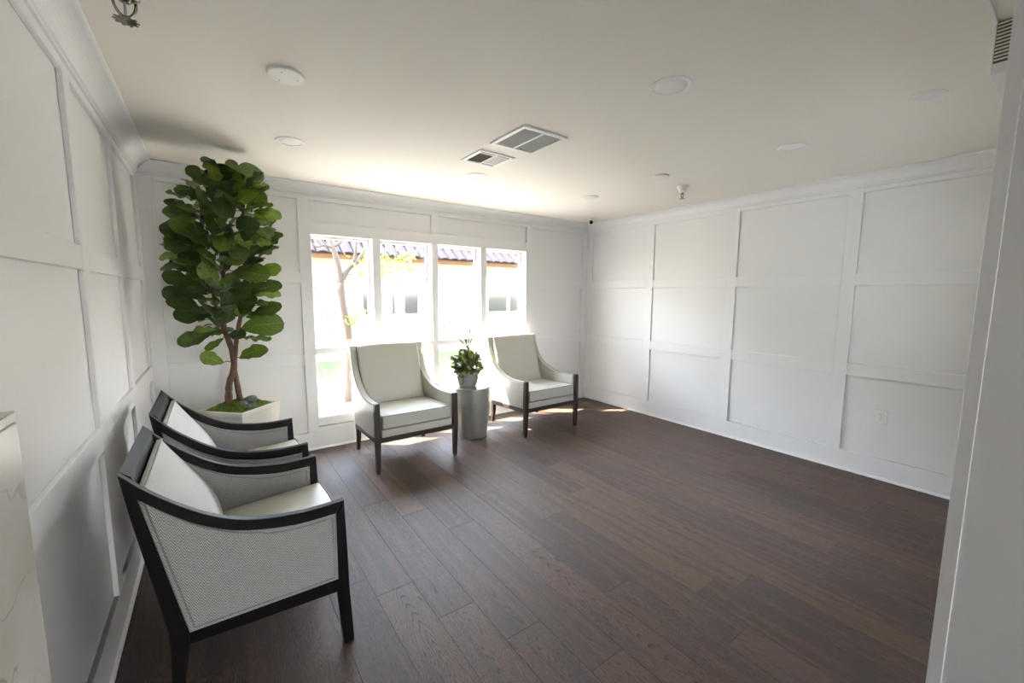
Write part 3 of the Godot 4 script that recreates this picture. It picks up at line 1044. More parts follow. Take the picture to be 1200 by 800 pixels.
func build_fig():
	var t := thing("fiddle_leaf_fig", "tall fiddle leaf fig tree in a square cream planter in the corner", "potted tree")
	var cen := Vector3(-4.182, 0, 0.365)
	var hd := 0.275
	# square planter standing cornerwise, tapering to its foot
	var g := Geo.new()
	var rows: Array = []
	for q in [[0.80, 0.0], [0.81, 0.006], [0.985, 0.56], [1.0, 0.572], [1.0, 0.598], [0.992, 0.602], [0.91, 0.602], [0.90, 0.598], [0.89, 0.545]]:
		var row: Array = []
		for k in 4:
			var a := TAU * k / 4
			var p: Vector3 = cen + Vector3(cos(a), 0, sin(a)) * hd * float(q[0])
			row.append(Vector3(p.x, q[1], p.z))
		rows.append(row)
	loft(g, rows, true, true, false)
	part("planter", g, M.planter, t)
	# moss mound
	var n := FastNoiseLite.new()
	n.seed = 4
	n.frequency = 22.0
	n.fractal_octaves = 3
	g = Geo.new()
	rows = []
	for i in 41:
		var row: Array = []
		for j in 41:
			var u := i / 20.0 - 1.0
			var w := j / 20.0 - 1.0
			var e := (1.0 - pow(absf(u), 6.0)) * (1.0 - pow(absf(w), 6.0))
			var dome := 0.028 * (1.0 - u * u) * (1.0 - w * w)
			var p := cen + (Vector3(1, 0, 1) * u + Vector3(1, 0, -1) * w) * hd * 0.447
			row.append(Vector3(p.x, 0.588 + dome + e * (0.022 + 0.022 * n.get_noise_2d(p.x, p.z)), p.z))
		rows.append(row)
	loft(g, rows, false, false)
	var ms := part("moss", g, M.moss, t)
	ms.set_meta("kind", "stuff")
	# stems
	var P := func(px: float, py: float, z: float) -> Vector3: return on_z(px, py, z)
	var stems: Array = [
		[[P.call(268, 474, 0.36), P.call(268, 462, 0.36), P.call(269, 448, 0.37), P.call(274, 430, 0.39), P.call(271, 408, 0.42), P.call(263, 385, 0.45), P.call(261, 360, 0.48), P.call(262, 325, 0.51), P.call(259, 295, 0.55), P.call(261, 250, 0.60), P.call(262, 205, 0.64)], 0.030, 0.010],
		[[P.call(282, 471, 0.33), P.call(278, 450, 0.35), P.call(275, 432, 0.38), P.call(276, 410, 0.42), P.call(279, 385, 0.46), P.call(284, 360, 0.50), P.call(288, 325, 0.54), P.call(284, 280, 0.57), P.call(287, 220, 0.62)], 0.024, 0.009],
		[[P.call(266, 395, 0.43), P.call(255, 370, 0.47), P.call(248, 335, 0.55), P.call(240, 295, 0.60), P.call(236, 250, 0.62)], 0.013, 0.007]]
	var curves: Array = []
	for s in stems:
		var pts := spline(s[0], 4)
		var rad: Array = []
		for i in pts.size(): rad.append(lerpf(s[1], s[2], pow(float(i) / (pts.size() - 1), 0.7)) * (1.0 + 0.07 * sin(i * 2.3)))
		g = Geo.new()
		tube(g, pts, rad, 10)
		part("trunk", g, M.bark, t)
		curves.append(pts)
	# leaves: base and tip
	var meshes: Array = []
	for k in 8: meshes.append(leaf_mesh(30 + k, [0.22, 0.10, 0.32, 0.15, 0.42, 0.05, 0.26, 0.18][k], [0.16, 0.28, 0.10, 0.22, 0.30, 0.12, 0.2, 0.26][k], [0.06, 0.07, 0.05, 0.08, 0.06, 0.05, 0.08, 0.06][k], [0.92, 0.84, 1.0, 0.9, 0.8, 1.0, 0.88, 0.95][k]))
	var greens: Array = [M.leaf_dark, M.leaf_dark, M.leaf_mid, M.leaf_dark, M.leaf_mid, M.leaf_light]
	# leaves that stand out in the outline: base pixel, tip pixel, depth of base and of tip, width, colour
	var hero: Array = [
		[262, 425, 237, 415, 0.42, 0.50, 1.3, 2], [250, 388, 208, 402, 0.48, 0.60, 0.95, 0], [282, 385, 332, 374, 0.48, 0.58, 1.1, 1],
		[284, 396, 317, 394, 0.48, 0.62, 1.1, 1], [280, 420, 306, 403, 0.44, 0.55, 1.3, 1], [252, 362, 204, 372, 0.5, 0.62, 1.1, 0],
		[244, 345, 198, 334, 0.55, 0.6, 1.1, 0], [290, 345, 331, 340, 0.5, 0.5, 0.9, 2], [272, 318, 314, 318, 0.6, 0.75, 1.35, 1],
		[240, 318, 203, 303, 0.62, 0.74, 1.3, 0], [225, 312, 184, 306, 0.6, 0.6, 1.1, 0], [290, 285, 318, 282, 0.6, 0.66, 1.1, 2],
		[296, 268, 329, 277, 0.6, 0.62, 1.0, 1], [296, 252, 326, 251, 0.6, 0.58, 1.2, 2], [295, 245, 306, 222, 0.6, 0.66, 1.5, 2],
		[284, 222, 300, 188, 0.6, 0.62, 1.45, 1], [276, 210, 271, 179, 0.62, 0.66, 1.2, 1], [262, 205, 236, 179, 0.62, 0.62, 1.0, 0],
		[263, 212, 260, 186, 0.64, 0.78, 1.5, 0], [262, 222, 234, 205, 0.64, 0.7, 1.2, 0], [268, 250, 284, 214, 0.66, 0.84, 1.3, 2], [282, 248, 262, 222, 0.66, 0.86, 1.25, 1],
		[242, 235, 204, 215, 0.62, 0.66, 0.9, 1], [238, 240, 209, 211, 0.62, 0.58, 0.8, 0], [235, 258, 198, 240, 0.6, 0.66, 0.9, 1], [226, 250, 199, 231, 0.6, 0.56, 0.85, 0],
		[226, 272, 187, 256, 0.6, 0.64, 0.95, 0], [222, 280, 190, 268, 0.6, 0.56, 1.0, 0], [246, 292, 216, 252, 0.64, 0.82, 1.15, 1], [232, 296, 186, 284, 0.6, 0.6, 0.85, 0],
		[300, 262, 322, 258, 0.6, 0.52, 0.9, 1], [292, 300, 320, 276, 0.56, 0.62, 0.8, 0], [276, 342, 308, 330, 0.56, 0.72, 1.2, 0], [268, 352, 298, 352, 0.52, 0.72, 1.2, 0],
		[250, 340, 228, 330, 0.56, 0.74, 1.3, 1], [284, 372, 286, 348, 0.48, 0.62, 1.1, 1], [300, 358, 318, 352, 0.5, 0.48, 1.0, 1], [262, 396, 240, 410, 0.44, 0.5, 0.7, 1],
		[252, 375, 226, 358, 0.5, 0.44, 0.9, 0], [262, 232, 262, 250, 0.68, 0.86, 1.2, 0], [270, 285, 284, 300, 0.66, 0.84, 1.0, 0], [266, 268, 258, 292, 0.66, 0.82, 1.0, 1]]
	rng.seed = 77
	for i in hero.size():
		var q: Array = hero[i]
		var a := on_z(q[0], q[1], q[4])
		var b := on_z(q[2], q[3], q[5])
		a.y = minf(a.y, 2.27)
		b.y = minf(b.y, 2.39)
		put_leaf(t, meshes, i, a, b, rng.randf_range(-0.5, 0.5), [M.leaf_dark, M.leaf_mid, M.leaf_light][q[7]], q[6])
		# leaf stalk to the nearest stem
		var best: Vector3 = curves[0][0]
		for cv in curves:
			for p in cv:
				if p.y < a.y + 0.01 and p.distance_to(a) + 0.4 * (a.y - p.y) < best.distance_to(a) + 0.4 * absf(a.y - best.y): best = p
		var s := Geo.new()
		tube(s, [best, best.lerp(a, 0.6) + Vector3(0, 0.012, 0), a + (b - a) * 0.04], [0.006, 0.004, 0.003], 6)
		part("leaf_stalk", s, M.leaf_mid if q[7] > 0 else M.bark, t)
	# leaves inside the outline, fanning up and out from the stems
	var left: Array = [238, 205, 200, 190, 188, 186, 196, 204, 212]
	var rite: Array = [298, 306, 310, 322, 326, 314, 326, 328, 312]
	for k in 78:
		var f := (k + 0.5) / 78.0
		var py := lerpf(188, 368, f)
		var row := f * 7.99
		var l := lerpf(left[int(row)], left[int(row) + 1], row - int(row))
		var r := lerpf(rite[int(row)], rite[int(row) + 1], row - int(row))
		var u := fposmod(k * 0.618034, 1.0)
		var px := lerpf(l + 6.0, r - 6.0, u)
		var zt := 0.50 + 0.36 * rng.randf() * (1.0 - absf(u - 0.5))
		var bx := lerpf(px, 264.0 + (u - 0.5) * 36.0, 0.55) + rng.randf_range(-6, 6)
		var side := smoothstep(0.2, 0.42, absf(u - 0.5))
		var by := py + rng.randf_range(8, 30) * (1.0 - 0.65 * side)
		var b := on_z(px, py, zt)
		b.y = minf(b.y, 2.32)
		var a := on_z(bx, by, lerpf(zt, 0.55, 0.6))
		a.y = minf(a.y, 2.20)
		var tip := a + (b - a).normalized() * rng.randf_range(0.17, 0.25)
		tip.y = minf(tip.y, 2.33)
		put_leaf(t, meshes, k + 1, a, tip, rng.randf_range(-0.8, 0.8) + side * rng.randf_range(-0.7, 0.3), (greens[rng.randi() % 6] if f < 0.8 else M.leaf_dark), rng.randf_range(0.95, 1.25))
		if k % 2 == 0:
			var sg := Geo.new()
			var near: Vector3 = curves[0][0]
			for cv in curves:
				for p in cv:
					if p.y < a.y + 0.02 and p.distance_to(a) < near.distance_to(a): near = p
			tube(sg, [near, near.lerp(a, 0.6) + Vector3(0, 0.01, 0), a], [0.005, 0.004, 0.003], 5)
			part("leaf_stalk", sg, M.leaf_mid, t)
	# the rest of the crown, filling between them
	for k in 60:
		var cv: Array = curves[k % 3]
		var f := lerpf(0.46, 0.98, float(k) / 59.0)
		var p: Vector3 = cv[int(f * (cv.size() - 1))]
		var a := k * 2.4 + rng.randf() * 0.5
		var dir := Vector3(cos(a), rng.randf_range(-0.15, 0.55), sin(a)).normalized()
		var s := p + dir * rng.randf_range(0.03, 0.07)
		var e := s + dir * rng.randf_range(0.14, 0.20)
		e.x = clampf(e.x, -4.56, -3.86)
		e.y = clampf(e.y, 1.0, 2.30)
		e.z = clampf(e.z, 0.25, 0.95)
		put_leaf(t, meshes, k + 3, s, e, rng.randf_range(-0.9, 0.9), greens[rng.randi() % 6], rng.randf_range(0.85, 1.15))
	# grey stones lying on the moss
	var spots: Array = [[295, 474, 0.040], [287, 478, 0.024], [291, 481, 0.020], [298, 479, 0.018], [283, 477, 0.017]]
	for i in spots.size():
		var q: Array = spots[i]
		var p := on_y(q[0], q[1], 0.625)
		var sg := Geo.new()
		var sn := FastNoiseLite.new()
		sn.seed = i
		sn.frequency = 0.9
		rbox(sg, Vector3.ONE, 0.95, Vector3i(2, 2, 2), func(v: Vector3) -> Vector3: return v * Vector3(1.0, 0.72, 0.85) * (1.0 + 0.18 * sn.get_noise_3dv(v * 1.4)) * q[2])
		var o := part("stone", sg, M.stone)
		o.position = Vector3(p.x, 0.646 + q[2] * 0.6, p.z)
		o.rotation.y = i * 1.3
		tag(o, ["largest rounded grey stone on the moss of the fig planter", "middle-sized grey stone between the largest stone and the trunk", "grey pebble beside the near rim of the fig planter", "grey pebble tucked against the foot of the largest stone", "small grey pebble closest to the fig trunk"][i], "stone", "stones in the fig planter")

func build_table_plant():
	var at := Vector3(-2.205, 0.53, 0.475)
	var t := thing("potted_plant", "leafy green arrangement in a grey pot on the drum table", "potted plant", at)
	var g := Geo.new()
	lathe(g, [[0.076, 0.0], [0.084, 0.005], [0.098, 0.03], [0.107, 0.065], [0.110, 0.10], [0.107, 0.135], [0.103, 0.155], [0.099, 0.160], [0.094, 0.157], [0.092, 0.145], [0.08, 0.140]], Vector3.ZERO, 36)
	part("pot", g, M.pot, t)
	g = Geo.new()
	lathe(g, [[0.086, 0.10], [0.086, 0.150], [0.05, 0.160], [0.01, 0.163]], Vector3.ZERO, 20)
	part("soil", g, M.bark, t)
	var meshes: Array = []
	for k in 4: meshes.append(leaf_mesh(80 + k, [0.35, 0.2, 0.5, 0.1][k], 0.35, 0.05, [0.75, 0.95, 0.8, 1.1][k]))
	rng.seed = 21
	for k in 290:
		var a := k * 2.39996
		var f := (k + 0.5) / 290.0
		var up := lerpf(1.0, -0.62, f)
		var flat := sqrt(maxf(0.0, 1.0 - up * up))
		var dir := Vector3(cos(a) * flat, up, sin(a) * flat)
		var s := Vector3(0, 0.215, 0) + dir * Vector3(1.0, 1.05, 1.0) * (rng.randf_range(0.06, 0.125) if k % 4 > 0 else rng.randf_range(0.0, 0.06))
		var out := (dir + Vector3(rng.randf_range(-0.5, 0.5), rng.randf_range(-0.2, 0.7), rng.randf_range(-0.5, 0.5))).normalized()
		var e := s + out * rng.randf_range(0.042, 0.080)
		put_leaf(t, meshes, k, s, e, rng.randf_range(-1.2, 1.2), [M.herb_mid, M.herb_light, M.herb_dark, M.herb_mid][rng.randi() % 4], 1.05)
	# trailing strands of small round leaves over the rim
	for k in 7:
		var a: float = [0.3, 0.75, 1.2, 2.5, 2.9, 3.5, -0.2][k]
		var dir := Vector3(cos(a), 0, sin(a))
		var ln := rng.randf_range(0.08, 0.15)
		var pts: Array = [dir * 0.085 + Vector3(0, 0.165, 0), dir * 0.110 + Vector3(0, 0.168, 0), dir * 0.120 + Vector3(0, 0.166 - ln * 0.5, 0), dir * 0.119 + Vector3(0, 0.166 - ln, 0)]
		g = Geo.new()
		tube(g, spline(pts, 3), [0.002], 5)
		for i in 12:
			var sp := spline(pts, 4)
			var p: Vector3 = sp[i] + Vector3(rng.randf_range(-0.01, 0.01), 0, rng.randf_range(-0.01, 0.01))
			lathe(g, [[0.001, -0.006], [0.006, -0.003], [0.007, 0.001], [0.004, 0.005], [0.001, 0.006]], p, 7)
		part("trailing_stem", g, M.herb_mid, t)
	# bare twigs
	for q in [[[548, 408], [545, 397], [541, 387], [529, 377]], [[548, 408], [538, 397], [528, 389], [527.5, 378], [529, 377]], [[546, 404], [548, 392], [552, 384]], [[548, 410], [550, 393], [552.5, 380]], [[549, 410], [553, 396], [557, 392]]]:
		var pts: Array = []
		for p in q: pts.append(on_z(p[0], p[1], 0.49) - at)
		g = Geo.new()
		tube(g, spline(pts, 4), [0.006, 0.0055, 0.005, 0.005], 6)
		part("twig", g, M.twig, t)

# ------------------------------------------------------------------ ceiling and wall fittings

func build_fittings():
	var lights: Array = [[-3.841, 1.096, 0.085, "flush white downlight near the fig tree"], [-2.485, 1.140, 0.09, "flush white downlight between the window and the louvred vent"], [-2.521, 2.944, 0.095, "large ringed white downlight over the middle of the floor"],
		[-1.200, 1.185, 0.08, "flush white downlight near the security camera"], [-1.187, 2.948, 0.081, "flush white downlight over the long right wall"], [-1.446, 3.625, 0.066, "flush white downlight beside the entrance partition"]]
	for q in lights:
		var t := thing("downlight", q[3], "ceiling light", Vector3(q[0], HC, q[1]), 0.0, "unlit downlights in the ceiling")
		var r: float = q[2]
		var g := Geo.new()
		lathe(g, [[r, 0.0], [r, -0.003], [r * 0.97, -0.006], [r * 0.80, -0.007], [r * 0.77, -0.004], [r * 0.77, 0.0]], Vector3.ZERO, 40, false)
		part("trim_ring", g, M.plate, t)
		g = Geo.new()
		lathe(g, [[r * 0.77, 0.0], [r * 0.77, -0.0035], [r * 0.4, -0.0045], [0.002, -0.0048]], Vector3.ZERO, 40)
		part("lens", g, M.plate, t)
	var cv := thing("ceiling_cover", "thick round white cover plate with three screws on the ceiling", "cover plate", Vector3(-3.979, HC, 2.0))
	var g1 := Geo.new()
	lathe(g1, [[0.074, 0.0], [0.076, -0.008], [0.073, -0.012], [0.002, -0.012]], Vector3.ZERO, 40, false)
	part("plate", g1, M.plate, cv)
	for k in 3:
		g1 = Geo.new()
		lathe(g1, [[0.003, -0.013], [0.003, -0.0155], [0.001, -0.016]], Vector3(cos(k * 2.1) * 0.045, 0, sin(k * 2.1) * 0.045), 8)
		part("screw", g1, M.grille, cv)
	var sd := thing("smoke_detector", "small raised white disc beside the sprinkler with the conical cup", "detector", Vector3(-1.29, HC, 2.041))
	g1 = Geo.new()
	lathe(g1, [[0.066, 0.0], [0.066, -0.012], [0.060, -0.018], [0.002, -0.020]], Vector3.ZERO, 32)
	part("body", g1, M.plate, sd)

	# sprinkler heads
	for q in [[Vector3(-0.857, HC, 1.967), true, "sprinkler head under a white conical cup near the right wall"], [on_y(145, -6, HC), false, "large chrome sprinkler head on the ceiling near the left wall"]]:
		var t := thing("sprinkler_head", q[2], "sprinkler", q[0])
		var k := 1.0
		var y0 := -0.004
		var g := Geo.new()
		if q[1]:
			lathe(g, [[0.050, 0.0], [0.048, -0.006], [0.026, -0.055], [0.020, -0.058]], Vector3.ZERO, 28)
			part("cup", g, M.plate, t)
			y0 = -0.056
		else:
			lathe(g, [[0.040, 0.0], [0.040, -0.003], [0.026, -0.008], [0.014, -0.010]], Vector3.ZERO, 28)
			part("cup", g, M.chrome, t)
			y0 = -0.008
			k = 1.35
		g = Geo.new()
		lathe(g, [[0.012 * k, y0], [0.012 * k, y0 - 0.012], [0.008 * k, y0 - 0.014]], Vector3.ZERO, 12)
		part("stem", g, M.chrome, t)
		var pts: Array = []
		for i in 15:
			var a := PI * (i / 14.0)
			pts.append(Vector3(cos(a) * 0.021 * k, y0 - 0.010 - sin(a) * 0.036 * k, 0))
		g = Geo.new()
		tube(g, pts, [0.0034 * k], 8)
		part("yoke", g, M.chrome, t)
		g = Geo.new()
		tube(g, [Vector3(0, y0 - 0.012, 0), Vector3(0, y0 - 0.046 * k, 0)], [0.0028 * k], 8)
		part("bulb", g, M.grille, t)
		g = Geo.new()
		lathe(g, [[0.003, y0 - 0.046 * k], [0.019 * k, y0 - 0.050 * k], [0.020 * k, y0 - 0.053 * k], [0.003, y0 - 0.054 * k]], Vector3.ZERO, 16, false)
		for i in 10:
			var a := TAU * i / 10
			bbox(g, Vector3(0.017, -0.001, -0.003) * k, Vector3(0.025, 0.001, 0.003) * k, 0.0, Transform3D(Basis(Vector3.UP, a), Vector3(0, y0 - 0.052 * k, 0)))
		part("deflector", g, M.chrome, t)

	# return grille with two perforated halves
	var v1 := thing("return_grille", "larger square ceiling grille with two grey halves", "vent", Vector3(-2.637, HC, 2.022))
	var hx := 0.170
	var hz := 0.178
	for q in [[Vector3(-hx, 0, -hz), Vector3(hx, -0.012, -hz + 0.026)], [Vector3(-hx, 0, hz - 0.026), Vector3(hx, -0.012, hz)], [Vector3(-hx, 0, -hz + 0.026), Vector3(-hx + 0.026, -0.012, hz - 0.026)], [Vector3(hx - 0.026, 0, -hz + 0.026), Vector3(hx, -0.012, hz - 0.026)]]:
		var g := Geo.new()
		bbox(g, q[0], q[1], 0.002)
		part("frame_bar", g, M.plate, v1)
	var gm := Geo.new()
	bbox(gm, Vector3(-0.007, 0, -hz + 0.026), Vector3(0.007, -0.010, hz - 0.026), 0.001)
	part("frame_bar", gm, M.plate, v1)
	for s in [-1.0, 1.0]:
		var g := Geo.new()
		var xa: float = s * 0.007
		var xb: float = s * (hx - 0.026)
		bbox(g, Vector3(xa, -0.001, -hz + 0.026), Vector3(xb, -0.003, hz - 0.026))
		for k in 30:
			var z := lerpf(-hz + 0.032, hz - 0.032, k / 29.0)
			bbox(g, Vector3(xa, -0.003, z - 0.0022), Vector3(xb, -0.006, z + 0.0022))
		part("grille_half", g, M.grille, v1)
	# supply register
	var v2 := thing("supply_register", "smaller louvred ceiling register with dark slots beside the grey grille", "vent", Vector3(-2.648, HC, 1.567))
	hx = 0.146
	hz = 0.136
	for q in [[Vector3(-hx, 0, -hz), Vector3(hx, -0.008, -hz + 0.022)], [Vector3(-hx, 0, hz - 0.022), Vector3(hx, -0.008, hz)], [Vector3(-hx, 0, -hz + 0.022), Vector3(-hx + 0.030, -0.008, hz - 0.022)], [Vector3(hx - 0.030, 0, -hz + 0.022), Vector3(hx, -0.008, hz - 0.022)], [Vector3(-0.008, 0, -hz + 0.022), Vector3(0.008, -0.009, hz - 0.022)],
		[Vector3(-hx + 0.030, 0, -hz + 0.042), Vector3(-0.008, -0.007, -hz + 0.056)], [Vector3(0.008, 0, -hz + 0.042), Vector3(hx - 0.030, -0.007, -hz + 0.056)], [Vector3(-hx + 0.030, 0, hz - 0.056), Vector3(-0.008, -0.007, hz - 0.042)], [Vector3(0.008, 0, hz - 0.056), Vector3(hx - 0.030, -0.007, hz - 0.042)]]:
		var g := Geo.new()
		bbox(g, q[0], q[1], 0.0015)
		part("frame_bar", g, M.plate, v2)
	for s in [-1.0, 1.0]:
		var g := Geo.new()
		bbox(g, Vector3(s * 0.008, -0.0005, -hz + 0.022), Vector3(s * (hx - 0.030), -0.0015, hz - 0.022))
		part("slot_backing", g, M.slot, v2)
		g = Geo.new()
		for k in 9:
			var z := lerpf(-hz + 0.064, hz - 0.064, k / 8.0)
			bbox(g, Vector3(s * 0.010, -0.0008, -0.008), Vector3(s * (hx - 0.032), 0.0008, 0.008), 0.0, Transform3D(Basis(Vector3.RIGHT, -0.5 if s < 0 else 0.12), Vector3(0, -0.0065, z)))
		part("louvre_bank", g, M.duct if s < 0 else M.ceiling, v2)
	for q in [[-0.132, -0.122], [0.132, -0.122], [-0.132, 0.122], [0.132, 0.122]]:
		var g := Geo.new()
		lathe(g, [[0.004, -0.007], [0.003, -0.010], [0.001, -0.0105]], Vector3(q[0], 0, q[1]), 8)
		part("screw", g, M.grille, v2)

	# security camera in the corner
	var sc := thing("security_camera", "small white dome security camera with black lens in the ceiling corner", "camera", Vector3(-0.377, HC, 0.416))
	var g := Geo.new()
	lathe(g, [[0.034, 0.0], [0.034, -0.008], [0.028, -0.014], [0.012, -0.016]], Vector3.ZERO, 24)
	part("mount", g, M.plate, sc)
	g = Geo.new()
	lathe(g, [[0.002, -0.010], [0.020, -0.014], [0.029, -0.028], [0.032, -0.042], [0.028, -0.058], [0.015, -0.070], [0.002, -0.073]], Vector3.ZERO, 24)
	part("ball", g, M.plate, sc)
	g = Geo.new()
	lathe(g, [[0.017, -0.020], [0.017, 0.001], [0.014, 0.004], [0.002, 0.006]], Vector3.ZERO, 20)
	var lens := part("lens", g, M.black, sc)
	sc.scale = Vector3.ONE * 1.3
	var look := (CAM - Vector3(-0.377, HC - 0.042, 0.416)).normalized()
	lens.transform = Transform3D(Basis(Quaternion(Vector3.UP, look)), Vector3(0, -0.042, 0) + look * 0.029)

	# wall outlet
	var ou := thing("wall_outlet", "white duplex power outlet on the right wall", "outlet", Vector3(BT, 0.512, 3.28))
	g = Geo.new()
	bbox(g, Vector3(-0.007, -0.057, -0.0375), Vector3(0.0, 0.057, 0.0375), 0.003)
	part("cover_plate", g, M.plate, ou)
	for y in [-0.0195, 0.0195]:
		g = Geo.new()
		rbox(g, Vector3(0.0025, 0.0145, 0.017), 0.0024, Vector3i(1, 1, 1), func(p: Vector3) -> Vector3: return p + Vector3(-0.0075, y, 0))
		var rc := part("socket", g, M.plate, ou)
		for q in [[0.004, -0.0065, 0.0035, 0.001], [0.004, 0.0065, 0.0035, 0.001], [-0.007, 0.0, 0.0022, 0.0022]]:
			g = Geo.new()
			bbox(g, Vector3(-0.0104, y + q[0] - q[2], q[1] - q[3]), Vector3(-0.0098, y + q[0] + q[2], q[1] + q[3]))
			part("slot", g, M.slot, rc)
	g = Geo.new()
	lathe(g, [[0.003, 0.0], [0.002, 0.0012], [0.0005, 0.0015]], Vector3.ZERO, 8)
	part("screw", g, M.grille, ou).transform = Transform3D(Basis(Vector3.BACK, PI / 2), Vector3(-0.007, 0, 0))

	# marble clad block at the entrance
	var mb := thing("marble_block", "white veined marble clad block against the left wall at the entrance", "marble block", Vector3(-4.655, 0, 3.90))
	g = Geo.new()
	bbox(g, Vector3(-0.055, 0.0, -0.82), Vector3(0.055, 1.25, 0.9), 0.002)
	part("slab", g, M.marble, mb)
	g = Geo.new()
	bbox(g, Vector3(-0.055, 1.251, -0.82), Vector3(0.055, 1.27, 0.9), 0.002)
	part("cap", g, M.marble, mb)

# ------------------------------------------------------------------ outdoors

func build_outdoors():
	var lw := Geo.new()
	bbox(lw, Vector3(-16, -0.3, -30), Vector3(16, -0.1, -0.16))
	tag(part("ground", lw, M.grass), "green lawn between the window and the house opposite", "lawn", "", "structure")
	var pv := Geo.new()
	bbox(pv, Vector3(-16, -0.3, -3.9), Vector3(16, -0.085, -0.16))
	tag(part("patio", pv, M.paving), "pale concrete paving in front of the window", "paving", "", "structure")
	var fc := Geo.new()
	bbox(fc, Vector3(-16, -0.3, ZL + 0.3), Vector3(-2.05, -0.03, 30))
	bbox(fc, Vector3(-2.05, -0.3, 4.5), Vector3(16, -0.03, 30))
	tag(part("forecourt", fc, M.paving), "pale concrete paving outside the entrance side of the house", "paving", "", "structure")
	var ev := setting("roof_overhang", "eave over the outside of the window", "eave")
	var g := Geo.new()
	bbox(g, Vector3(-9, 2.36, -0.80), Vector3(5, 2.50, -0.161))
	part("soffit", g, M.stucco, ev)
	g = Geo.new()
	var rv := PackedVector3Array()
	quad(rv, Vector3(-9, 2.50, -0.82), Vector3(5, 2.50, -0.82), Vector3(5, 4.4, 4.6), Vector3(-9, 4.4, 4.6))
	quad(rv, Vector3(-9, 4.4, 4.6), Vector3(-2.0, 4.4, 4.6), Vector3(-2.0, 2.60, 10.0), Vector3(-9, 2.60, 10.0))
	g.put(rv, PackedVector2Array(), false, false)
	part("roof_deck", g, M.roof_tile, ev)

	var h := thing("house", "pale stucco house with a tiled roof across the yard", "house", Vector3(0, -0.1, -6.1))
	g = Geo.new()
	bbox(g, Vector3(-12, 0, -6), Vector3(12, 2.75, 0))
	part("wall", g, M.stucco, h)
	g = Geo.new()
	bbox(g, Vector3(-12.5, 2.36, 0.0), Vector3(12.5, 2.40, 0.60))
	part("soffit", g, M.stucco, h)
	g = Geo.new()
	bbox(g, Vector3(-12.5, 2.33, 0.60), Vector3(12.5, 2.45, 0.63), 0.004)
	part("fascia", g, M.fascia, h)
	# roof tiles
	var slope := 0.60
	var dz := Vector3(0, sin(slope), -cos(slope))
	var up := Vector3(0, cos(slope), sin(slope))
	g = Geo.new()
	var rb := PackedVector3Array()
	var e0 := Vector3(-12.5, 2.43, 0.64)
	var e1 := Vector3(12.5, 2.43, 0.64)
	quad(rb, e0, e1, e1 + dz * 5.0, e0 + dz * 5.0)
	quad(rb, e0 - up * 0.05, e0 + dz * 5.0 - up * 0.05, e1 + dz * 5.0 - up * 0.05, e1 - up * 0.05)
	g.put(rb, PackedVector2Array(), false, false)
	part("roof_deck", g, M.roof_tile, h)
	var tile := Geo.new()
	var rows: Array = []
	for e in 2:
		var row: Array = []
		for k in 7:
			var a := PI * k / 6
			row.append(Vector3(-cos(a) * 0.125, sin(a) * 0.055, -0.58 * e))
		for k in 7:
			var a := PI - PI * k / 6
			row.append(Vector3(-cos(a) * 0.112, sin(a) * 0.040, -0.58 * e))
		rows.append(row)
	loft(tile, rows, true, true, false)
	var tm := tile.mesh()
	for r in 3:
		for k in 44:
			var o := inst("roof_tile", tm, M.roof_tile, h)
			o.transform = Transform3D(Basis(Vector3.RIGHT, slope), e0 + Vector3(6.0 + k * 0.26, 0, 0.03) + dz * (0.52 * r) + up * (0.012 + 0.02 * (r % 2)))
	# windows of the house
	for q in [[2.15, 4.4, 1.01, 2.10, 2.93], [-1.42, 0.10, 1.01, 1.87, -0.47]]:
		g = Geo.new()
		var x0: float = q[0]; var x1: float = q[1]; var y0: float = q[2]; var y1: float = q[3]
		for b in [[x0, x1, y0, y0 + 0.05], [x0, x1, y1 - 0.05, y1], [x0, x0 + 0.05, y0, y1], [x1 - 0.05, x1, y0, y1], [q[4] - 0.035, q[4] + 0.035, y0, y1]]:
			bbox(g, Vector3(b[0], b[2], 0.0), Vector3(b[1], b[3], 0.05), 0.003)
		bbox(g, Vector3(x0 - 0.05, y0 - 0.06, 0.0), Vector3(x1 + 0.05, y0, 0.08), 0.004)
		var f := part("window", g, M.vinyl_white, h)
		for s in [[x0 + 0.05, q[4] - 0.035], [q[4] + 0.035, x1 - 0.05]]:
			var p := Geo.new()
			bbox(p, Vector3(s[0], y0 + 0.05, 0.004), Vector3(s[1], y1 - 0.05, 0.012))
			part("pane", p, M.pane_far, f)

	# small bare-trunked tree outside the left panes
	var t := thing("yard_tree", "slender pale-trunked tree with sparse yellow-green leaves outside the window", "tree")
	var P := func(px: float, py: float) -> Vector3: return on_z(px, py, -2.0)
	var limbs: Array = [
		[[Vector3(-2.80, -0.12, -2.0), P.call(409, 400), P.call(402, 360), P.call(399, 331)], 0.062, 0.05],
		[[P.call(399, 333), P.call(397, 315), P.call(392, 295), P.call(389, 288)], 0.045, 0.032], [[P.call(399, 333), P.call(408, 315), P.call(421, 304), P.call(431, 285), P.call(433, 270)], 0.042, 0.02],
		[[P.call(415, 307), P.call(417, 290), P.call(417, 270)], 0.024, 0.014], [[P.call(389, 289), P.call(400, 283), P.call(410, 272)], 0.028, 0.016], [[P.call(390, 290), P.call(380, 287), P.call(372, 289), P.call(362, 283)], 0.022, 0.01],
		[[P.call(391, 291), P.call(387, 280), P.call(384, 268)], 0.022, 0.012], [[P.call(376, 287), P.call(371, 280), P.call(367, 272)], 0.014, 0.008], [[P.call(383, 287), P.call(376, 279), P.call(374, 270)], 0.014, 0.008], [[P.call(399, 334), P.call(394, 329), P.call(392, 328)], 0.014, 0.006],
		[[P.call(404, 322), P.call(414, 322), P.call(424, 330)], 0.010, 0.005], [[P.call(401, 350), P.call(408, 362), P.call(418, 366)], 0.010, 0.004]]
